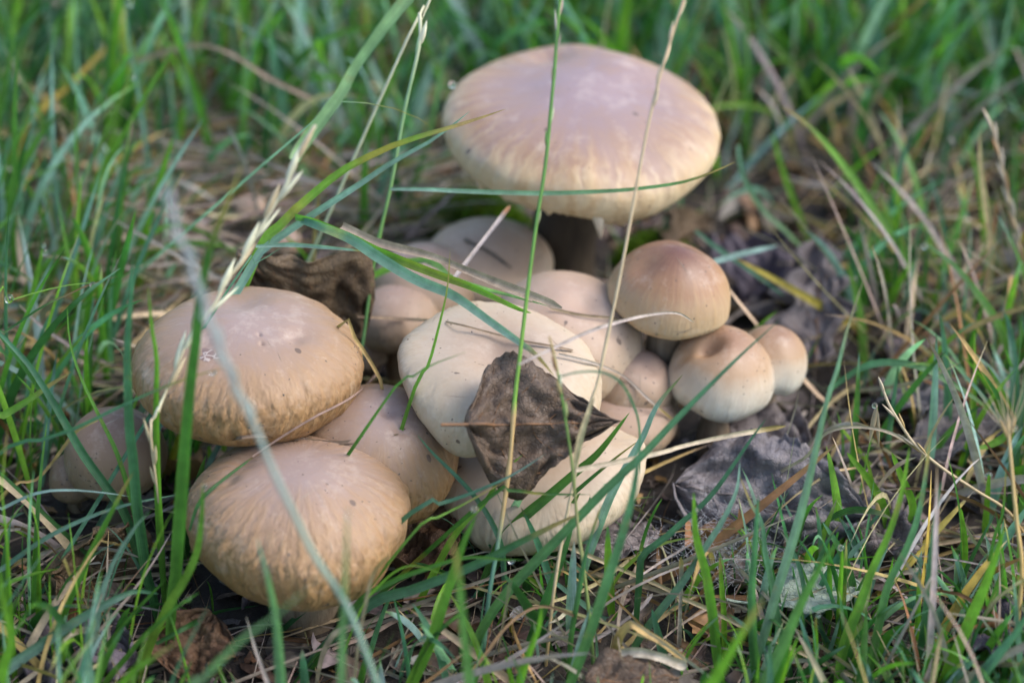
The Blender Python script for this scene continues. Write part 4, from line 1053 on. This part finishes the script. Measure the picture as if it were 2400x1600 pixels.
# grit and fibre scraps stuck to the caps
gr = np.random.RandomState(5)
def debris(name, n, l0, l1, w0, w1, pal, label):
    Vs, Qs, Cs = [], [], []
    while len(Vs) < n:
        a, b, c, d, _, _ = CAPS[gr.randint(len(CAPS))]
        px, py = gr.uniform(a, b), gr.uniform(c, d)
        dv = unit(ray(px, py))
        hit = BV_CAPS.ray_cast(Vector(CAM), Vector(dv), 5.0)
        if hit[0] is None: continue
        P, nn = np.array(hit[0]), np.array(hit[1])
        if nn @ dv > 0: nn = -nn
        t = unit(np.cross(nn, gr.normal(0, 1, 3))); s = np.cross(nn, t)
        L_, W_2 = gr.uniform(l0, l1) / 2, gr.uniform(w0, w1) / 2
        h = W_2 * 0.7 + 0.00005
        b0 = len(Vs) * 6
        k1, k2 = gr.uniform(-0.5, 0.5, 2) * W_2
        Vs.append(np.array([P - t * L_, P - s * W_2 + nn * 0.00002, P + nn * h + s * k1, P + s * W_2 + nn * 0.00002, P + t * L_ + s * k2, P - nn * 0.0002]))
        Qs += [[b0, b0 + 1, b0 + 2], [b0, b0 + 2, b0 + 3], [b0 + 4, b0 + 2, b0 + 1], [b0 + 4, b0 + 3, b0 + 2]]
        Cs.append(np.tile(np.array(pal[gr.randint(len(pal))]) * gr.uniform(0.7, 1.3), (6, 1)))
    tag(obj(name, mesh(name, np.concatenate(Vs), None, M_STEM, None, np.concatenate(Cs), tris=Qs)), label, name.replace('_', ' '), kind='stuff')
debris('soil_grit', 420, 0.0003, 0.0011, 0.0002, 0.0007, [(0.05, 0.035, 0.025), (0.09, 0.06, 0.04), (0.03, 0.022, 0.018)], 'dark specks of soil stuck to the mushroom caps')
debris('grass_scraps', 60, 0.003, 0.009, 0.00015, 0.0004, [(0.25, 0.18, 0.12), (0.16, 0.11, 0.07), (0.33, 0.26, 0.18)], 'tiny dry fibres clinging to the mushroom caps')
M_DEW = water_mat()
import bmesh
bmd = bmesh.new(); bmesh.ops.create_uvsphere(bmd, u_segments=20, v_segments=14, radius=1.0)
dew_me = bpy.data.meshes.new('dew_drop'); bmd.to_mesh(dew_me); bmd.free()
dew_me.polygons.foreach_set('use_smooth', np.ones(len(dew_me.polygons), bool)); dew_me.materials.append(M_DEW)
def drop(label, px, py, d_px, key=None, y=None, sc=(1, 1, 1)):
    if key:
        Pp = PATHS[key]; sx, sy, _ = proj(Pp)
        y = Pp[np.argmin((sx - px) ** 2 + (sy - py) ** 2)][1] - 0.0004
    c = at_y(px, py, y)
    r = d_px * pxsize(c) / 2
    o = obj('dew_drop', dew_me, None, c)
    o.scale = (r * sc[0], r * sc[1], r * sc[2])
    tag(o, label, 'dew drop', 'dew drops on the grass')
drop('dew drop hanging on the bent light green blade above the scarred cap', 218, 668, 16, 'h9b')
drop('large dew drop at the left edge beside the light green narrow blade', 21, 700, 22, 'h9b')
drop('dew drop on the tip of the bright upright blade at far left', 104, 590, 15, 'h10')
drop('smaller drop just above the one on the bright upright blade', 103, 575, 11, 'h10')
drop('long dew bead on the thin blade before the scarred cap', 498, 874, 15, 'h6', sc=(1.3, 0.8, 0.7))
drop('dew drop by the tip of the curved light green blade at the foremost cap', 479, 1140, 13, 'h3')
drop('dew drop on the slim blade below the foremost cap', 441, 1402, 18, 'h21')
drop('dew drop atop the bright leaning blade below the cream cap', 1112, 1192, 16, 'h47')
drop('blurred dew drop low on the bright leaning blade', 996, 1494, 18, 'h47')
drop('dew drop on the pointed tip of the dark arching blade', 1198, 1316, 12, 'h55', sc=(1.4, 0.8, 0.6))
drop('dew drop on the bright upright blade left of the dark hollow', 1632, 1194, 10, 'h65')
drop('dew drop on the short blunt sprout right of the greyish green leaf', 1971, 1283, 15, 'sp3')
drop('dew drop on the thin sprout between the strong blades', 2147, 1334, 13, 'sp5')
drop('dew drop on the small bright sprout near the level straw', 1918, 1442, 12, 'sp2')
drop('green tinted drop on the pale sprout with knobbed tip', 2318, 1112, 16, 'sp6')
drop('water beads caught in the drooping dry seed head', 2050, 950, 14, 'h74')
drop('dew drop at the leaf joint of the golden stalk', 2378, 1003, 16, 'h73')
drop('dew drop on the tip of the bright sloping blade at right', 2167, 577, 16, 'h83')
drop('dew drop near the tip of the slim green blade at upper left', 313, 181, 12, 'h90')
drop('dew drop on the bluish stem like blade at the top edge', 305, 8, 16, 'h89')
drop('dew drop on the tip of the blurred blade before the foremost cap', 816, 1198, 12, 'h20')
drop('dew drop beside the left shoulder of the biggest cap', 1060, 198, 18, y=0.045)

# ------------------------------------------------------------------ moss, litter, thatch and turf
prot = [(a, b, c, d, y) for i, (a, b, c, d, y, _) in enumerate(CAPS) if (b - a) > 120 and i != 9]
G_R = np.random.RandomState(11)

def blades_batch(name, base, heading, length, width, lean, curve, cols, tips, seg, mat, label, cat, facing=None, protect=True, tipfrac=0.15, flatlie=False, lift=None):
    """many blades as one ground-cover mesh: base (n,3), heading angle, length, width, initial lean from vertical, extra bend"""
    n = len(base)
    f = np.linspace(0, 1, seg)
    th = lean[:, None] + curve[:, None] * f[None] ** 1.4
    ds = length[:, None] / (seg - 1)
    hx = np.sin(th) * ds; hz = np.cos(th) * ds
    hor = np.concatenate([np.zeros((n, 1)), np.cumsum(hx[:, :-1], 1)], 1)
    ver = np.concatenate([np.zeros((n, 1)), np.cumsum(hz[:, :-1], 1)], 1)
    hd = np.stack([np.cos(heading), np.sin(heading)], -1)
    sw = (G_R.rand(n, 1) - 0.5) * 0.5
    prp = np.stack([-hd[:, 1], hd[:, 0]], -1)
    bend = sw * length[:, None] * f[None] ** 2
    P = np.zeros((n, seg, 3))
    P[..., :2] = base[:, None, :2] + hor[..., None] * hd[:, None] + bend[..., None] * prp[:, None]
    P[..., 2] = base[:, None, 2] + ver
    g = gh(P[..., 0], P[..., 1])
    P[..., 2] = np.maximum(P[..., 2], g + 0.001 + (lift[:, None] if lift is not None else 0))
    keep = np.ones(n, bool)
    sx, sy, dep = proj(P)
    if protect:
        for (x0, x1, y0, y1, my) in prot:
            cx, cy, rx, ry = (x0 + x1) / 2, (y0 + y1) / 2, (x1 - x0) / 2 + 6, (y1 - y0) / 2 + 6
            ins = (((sx - cx) / rx) ** 2 + ((sy - cy) / ry) ** 2 < 1) & (P[..., 1] < my + 0.01)
            keep &= ~ins.any(1)
    for (*_, c) in CAPS:
        keep &= ~((np.hypot(P[..., 0] - c[0], P[..., 1] - c[1]) < 0.006).any(1))
    keep &= (dep.min(1) > 0.33)
    P, cols, tips, width = P[keep], cols[keep], tips[keep], width[keep]
    n = len(P)
    tan = unit(np.gradient(P, axis=1))
    fa = G_R.rand(n) * math.pi * 2
    ref = np.stack([np.cos(fa), np.sin(fa), np.full(n, 0.15)], -1)[:, None].repeat(seg, 1)
    if flatlie:
        ref = np.tile(np.array([0, 0, 1.0]), (n, seg, 1)) + 0.5 * ref
    side = unit(np.cross(tan, ref))
    nor = np.cross(side, tan)
    wv = width[:, None] * (1 - f[None] ** 2.2) ** 0.65 * (0.6 + 0.4 * np.minimum(1, f[None] / 0.3)) + width[:, None] * 0.04
    V = np.stack([P + side * wv[..., None] / 2, P - nor * wv[..., None] * 0.22, P - side * wv[..., None] / 2], 2)
    q = sstep(1 - tipfrac, 1 - tipfrac * 0.3, f)[None, :, None]
    c = cols[:, None] * (1 - q) + tips[:, None] * q
    c = c * (1 + 0.25 * vnoise(f[None] * 9 + G_R.rand(n)[:, None] * 50, 0.0, 0.0))[..., None]
    c = np.repeat(c[:, :, None], 3, 2) * np.array([1, 1.1, 1])[None, None, :, None]
    uv = np.zeros((n, seg, 3, 2)); uv[..., 0] = np.array([0, 0.5, 1]); uv[..., 1] = f[None, :, None]
    q0 = grid_quads(seg, 3)
    Q = (q0[None] + (np.arange(n) * seg * 3)[:, None, None]).reshape(-1, 4)
    o = obj(name, mesh(name, V.reshape(-1, 3), Q, mat, uv.reshape(-1, 2), c.reshape(-1, 3)))
    tag(o, label, cat, kind='stuff')
    return o, n

def pick(pal, wts, n, jit=0.22):
    i = G_R.choice(len(pal), n, p=np.array(wts) / sum(wts))
    c = np.array(pal)[i]
    return c * (1 + jit * (G_R.rand(n, 1) * 2 - 1)) * (1 + 0.08 * (G_R.rand(n, 3) * 2 - 1))

def cand(n, x0, x1, y0, y1, dens):
    x = G_R.uniform(x0, x1, n); y = G_R.uniform(y0, y1, n)
    B = np.stack([x, y, gh(x, y)], -1)
    sx, sy, _ = proj(B)
    k = G_R.rand(n) < dens(sx, sy, x, y)
    B = B[k]; B[:, 2] -= 0.001
    return B, sx[k], sy[k]

def turf_density(sx, sy, x, y):
    d = np.where(sy < 420, 0.8, 0.0)
    d = np.maximum(d, np.where(sx < 330, 1.3, 0) * sstep(1120, 900, sy))
    mid = (sx > 280) & (sx < 1000) & (sy >= 400)
    d = np.where(mid, np.maximum(0.10, np.where(sx < 850, 0.9, 0.8) * sstep(620, 340, sy)), d)
    cen = (sx >= 1000) & (sx < 2000) & (sy >= 350) & (sy < 1250)
    d = np.where(cen, 0.10 * sstep(600, 350, sy) + 0.012, d)
    d = np.where((sx >= 1950) & (sy >= 350), 0.34, d)
    d = np.where((sy >= 1290) & (sx >= 750), 0.42 + 0.25 * sstep(1400, 1700, sy), d)
    d = np.where((sy >= 1060) & (sx < 750), np.where(sx < 380, 0.42, 0.24) + 0.1 * sstep(1500, 1700, sy), d)
    d = np.where((sx > 950) & (sx < 1520) & (sy > 1215) & (sy < 1420), 0.65, d)
    cl = 0.35 + 1.2 * sstep(-0.25, 0.45, vnoise(x * 22, y * 22, 4))
    return d * cl

GP = [F_, G_, D_, C_, B_, (0.20, 0.28, 0.05)]
DP = [(0.36, 0.285, 0.235), (0.29, 0.225, 0.19), S_, T_, L_, R_]

# distant turf, beyond the part one can resolve
B, sx, sy = cand(9000, -0.75, 0.75, 0.42, 1.25, lambda a, b, x, y: np.full(len(a), 1.0))
n = len(B)
blades_batch('meadow_grass', B, G_R.uniform(0, 6.28, n), G_R.uniform(0.05, 0.12, n), G_R.uniform(0.002, 0.0045, n), G_R.uniform(0, 0.5, n), G_R.uniform(0, 0.9, n),
             pick(GP, (3, 5, 3, 2, 1, 1), n), pick(DP, (1, 1, 2, 1, 1, 1), n), 6, M_GREEN, 'far grass stretching away behind the mushrooms', 'grass')
# green turf in view
B, sx, sy = cand(17000, -0.42, 0.42, -0.22, 0.45, turf_density)
n = len(B)
lf = (sx < 330) & (sy > 400)
hgt = np.where((sy < 450) | lf, G_R.uniform(0.03, 0.105, n), G_R.uniform(0.025, 0.065, n)) * np.where((sy > 1250), 0.75, 1.0)
head = np.where(sx < 700, G_R.normal(0.5, 1.2, n), G_R.uniform(0, 6.28, n))
head = np.where(sx > 1900, G_R.normal(1.2, 1.5, n), head)
blades_batch('turf_grass', B, head, hgt, np.where(sy < 450, 0.0018 + 0.0042 * G_R.rand(n) ** 1.5, G_R.uniform(0.0014, 0.0038, n)), np.abs(G_R.normal(0.15, 0.25, n)), G_R.gamma(1.6, 0.35, n),
             pick(GP, (3.5, 5, 4.5, 5, 3.5, .5), n), pick(GP + DP, (3.5, 5, 4.5, 5, 3.5, .5, .6, .6, .6, .6, .3, .3), n), 11, M_GREEN, 'loose green grass growing around and behind the mushrooms', 'grass')
# fine short undergrowth
B, sx, sy = cand(12000, -0.42, 0.42, -0.22, 0.45, lambda a, b, x, y: np.clip(turf_density(a, b, x, y) * 0.9 + 0.03, 0, 1))
n = len(B)
blades_batch('short_grass', B, G_R.uniform(0, 6.28, n), G_R.uniform(0.010, 0.035, n), G_R.uniform(0.0008, 0.002, n), np.abs(G_R.normal(0.4, 0.4, n)), G_R.gamma(1.5, 0.4, n),
             pick(GP, (3, 5, 4, 2, 1, 1), n), pick(GP + DP, (4, 5, 3, 2, 1, 1, 1, 1, 1, 1, .5, .5), n), 8, M_GREEN, 'short fine grass close to the soil', 'grass')
# dry thatch
def thatch_density(sx, sy, x, y):
    d = np.full(len(sx), 0.10)
    d = np.where((sx > 60) & (sx < 960) & (sy > 330) & (sy < 1000), 1.0, d)
    d = np.where(sy < 330, 0.35, d)
    d = np.where((sx > 1950) & (sy > 300), 0.32, d)
    d = np.where(sy > 1280, 0.36, d)
    return d
B, sx, sy = cand(20000, -0.42, 0.42, -0.22, 0.42, thatch_density)
n = len(B)
lie = G_R.uniform(0, 0.020, n) * np.where((sx < 960) & (sy < 1000) & (sy > 350), 1.0, 0.35)
B[:, 2] += lie
head = np.where((sx < 960) & (sy > 350) & (sy < 1000), G_R.normal(0.25, 0.5, n) + np.where(G_R.rand(n) < 0.5, math.pi, 0), G_R.uniform(0, 6.28, n))
blades_batch('dry_grass', B, head, G_R.uniform(0.02, 0.085, n), G_R.uniform(0.0006, 0.0022, n), G_R.normal(1.40, 0.22, n), G_R.normal(0.25, 0.4, n),
             pick(DP, (4, 4, 2, 1.5, 3, 1.2), n), pick(DP, (4, 4, 2, 2, 3, 1), n), 9, M_DRY, 'matted dry grass lying on the ground', 'dry grass', lift=lie * 0.8)
# some standing and leaning dead blades in the turf behind
B, sx, sy = cand(3200, -0.42, 0.42, -0.2, 0.45, lambda a, b, x, y: np.where((b < 420) | (a > 2000) | (a < 250), 1.0, np.where(b > 1300, 0.2, 0.02)))
n = len(B)
blades_batch('dead_grass', B, G_R.uniform(0, 6.28, n), G_R.uniform(0.03, 0.09, n), G_R.uniform(0.0012, 0.0034, n), np.abs(G_R.normal(0.6, 0.4, n)), G_R.gamma(1.6, 0.45, n),
             pick(DP + [Y_], (3, 2, 3, 3, 2, 1.5, 1.2), n), pick(DP, (1, 1, 2, 1, 1, 1), n), 9, M_DRY, 'withered leaning blades mixed into the green grass', 'dry grass')

# leaf crumbs
def crumbs(name, n, dens, s0, s1, pal, wts, label, mat):
    B, sx, sy = cand(n, -0.40, 0.40, -0.22, 0.40, dens)
    n = len(B)
    u = np.linspace(-1, 1, 4)
    U, V = np.meshgrid(u, u, indexing='ij')
    sz = G_R.uniform(s0, s1, n)[:, None, None]
    asp = G_R.uniform(0.4, 0.9, n)[:, None, None]
    x = U[None] * sz * (1 - 0.35 * np.abs(V[None]) ** 2) + G_R.normal(0, 0.12, (n, 4, 4)) * sz
    y = V[None] * sz * asp * (1 - 0.5 * np.abs(U[None]) ** 2) + G_R.normal(0, 0.12, (n, 4, 4)) * sz
    z = G_R.normal(0, 0.35, (n, 1, 1)) * (U[None] ** 2) * sz + G_R.normal(0, 0.4, (n, 1, 1)) * V[None] ** 2 * sz + G_R.normal(0, 0.10, (n, 4, 4)) * sz
    a = G_R.uniform(0, 6.28, n)[:, None, None]; ti = np.abs(G_R.normal(0, 0.4, n))[:, None, None]; b = G_R.uniform(0, 6.28, n)[:, None, None]
    y, z = y * np.cos(ti) - z * np.sin(ti), y * np.sin(ti) + z * np.cos(ti)
    x, y = x * np.cos(a) - y * np.sin(a), x * np.sin(a) + y * np.cos(a)
    P = np.stack([x, y, z], -1) + B[:, None, None] + np.array([0, 0, 0.002]) + np.abs(np.sin(ti))[..., None] * sz[..., None] * np.array([0, 0, 0.5])
    c = np.repeat(pick(pal, wts, n, 0.35)[:, None], 16, 1).reshape(-1, 3)
    uv = np.tile(np.stack([U, V], -1).reshape(1, 16, 2), (n, 1, 1)).reshape(-1, 2)
    Q = (grid_quads(4, 4)[None] + (np.arange(n) * 16)[:, None, None]).reshape(-1, 4)
    o = obj(name, mesh(name, P.reshape(-1, 3), Q, mat, uv, c))
    tag(o, label, 'leaf litter', kind='stuff')
LP = [(0.10, 0.07, 0.055), (0.16, 0.12, 0.10), (0.06, 0.04, 0.03), (0.22, 0.19, 0.18), (0.13, 0.075, 0.04), (0.25, 0.14, 0.06)]
M_CRUMB = blade_mat('leaf_crumb', 0.08, 0.55, 0.35, 3.0, 0.4)
crumbs('leaf_litter', 2600, lambda a, b, x, y: np.where((a > 1500) & (b > 450), 1.0, 0.55), 0.004, 0.011, LP, (3, 3, 3, 2, 1.5, 0.7), 'torn brown and lilac leaf scraps covering the soil', M_CRUMB)
crumbs('leaf_crumbs', 7000, lambda a, b, x, y: np.full(len(a), 0.8), 0.001, 0.0035, LP, (3, 3, 3, 2, 2, 2), 'small brown crumbs and bits strewn over the soil', M_CRUMB)

# moss cushions under the biggest cap
def moss(px, py, rad, seed):
    c = at_z(px, py, 0.004)
    n = 2200
    r = np.sqrt(G_R.rand(n)) * rad; a = G_R.uniform(0, 6.28, n)
    x, y = c[0] + r * np.cos(a), c[1] + r * np.sin(a) * 0.6
    z = gh(x, y) + 0.014 * (1 - (r / rad) ** 2)
    return np.stack([x, y, z], -1)
B = np.concatenate([moss(1110, 545, 0.024, 1), moss(1540, 590, 0.016, 2)])
n = len(B)
blades_batch('moss', B, G_R.uniform(0, 6.28, n), G_R.uniform(0.003, 0.007, n), G_R.uniform(0.0006, 0.0012, n), G_R.uniform(0, 0.9, n), G_R.uniform(0, 0.8, n),
             pick([(0.10, 0.17, 0.01), (0.15, 0.21, 0.015), (0.06, 0.11, 0.01)], (1, 1, 1), n), pick([(0.2, 0.26, 0.03)], (1,), n), 4, M_GREEN,
             'yellow green moss cushions beneath the biggest cap', 'moss', protect=False)

# loose spider silk over the hollow of the arched leaf
SV_, SQ_ = [], []
for i in range(900):
    px_, py_ = G_R.normal(1700, 75), G_R.normal(1265, 45)
    q = at_z(px_, py_, G_R.uniform(0.004, 0.014))
    d = G_R.normal(0, 0.004, 3) * [1, 1, 0.5]
    m_ = q + d * 0.5 + G_R.normal(0, 0.0006, 3)
    s_ = unit(np.cross(d, [0.2, -0.8, 0.6])) * 0.00003
    b0 = len(SV_) * 6
    SV_.append(np.array([q - s_, q + s_, m_ - s_, m_ + s_, q + d - s_, q + d + s_]))
    SQ_ += [[b0, b0 + 1, b0 + 3, b0 + 2], [b0 + 2, b0 + 3, b0 + 5, b0 + 4]]
M_SILK = plain_mat('silk', (0.55, 0.55, 0.56), (0.4, 0.4, 0.41), 50, 0.5)
cw = obj('cobweb', mesh('cobweb', np.concatenate(SV_), SQ_, M_SILK))
tag(cw, 'grey cobweb threads over the dark hollow of the arched leaf', 'cobweb', kind='stuff')
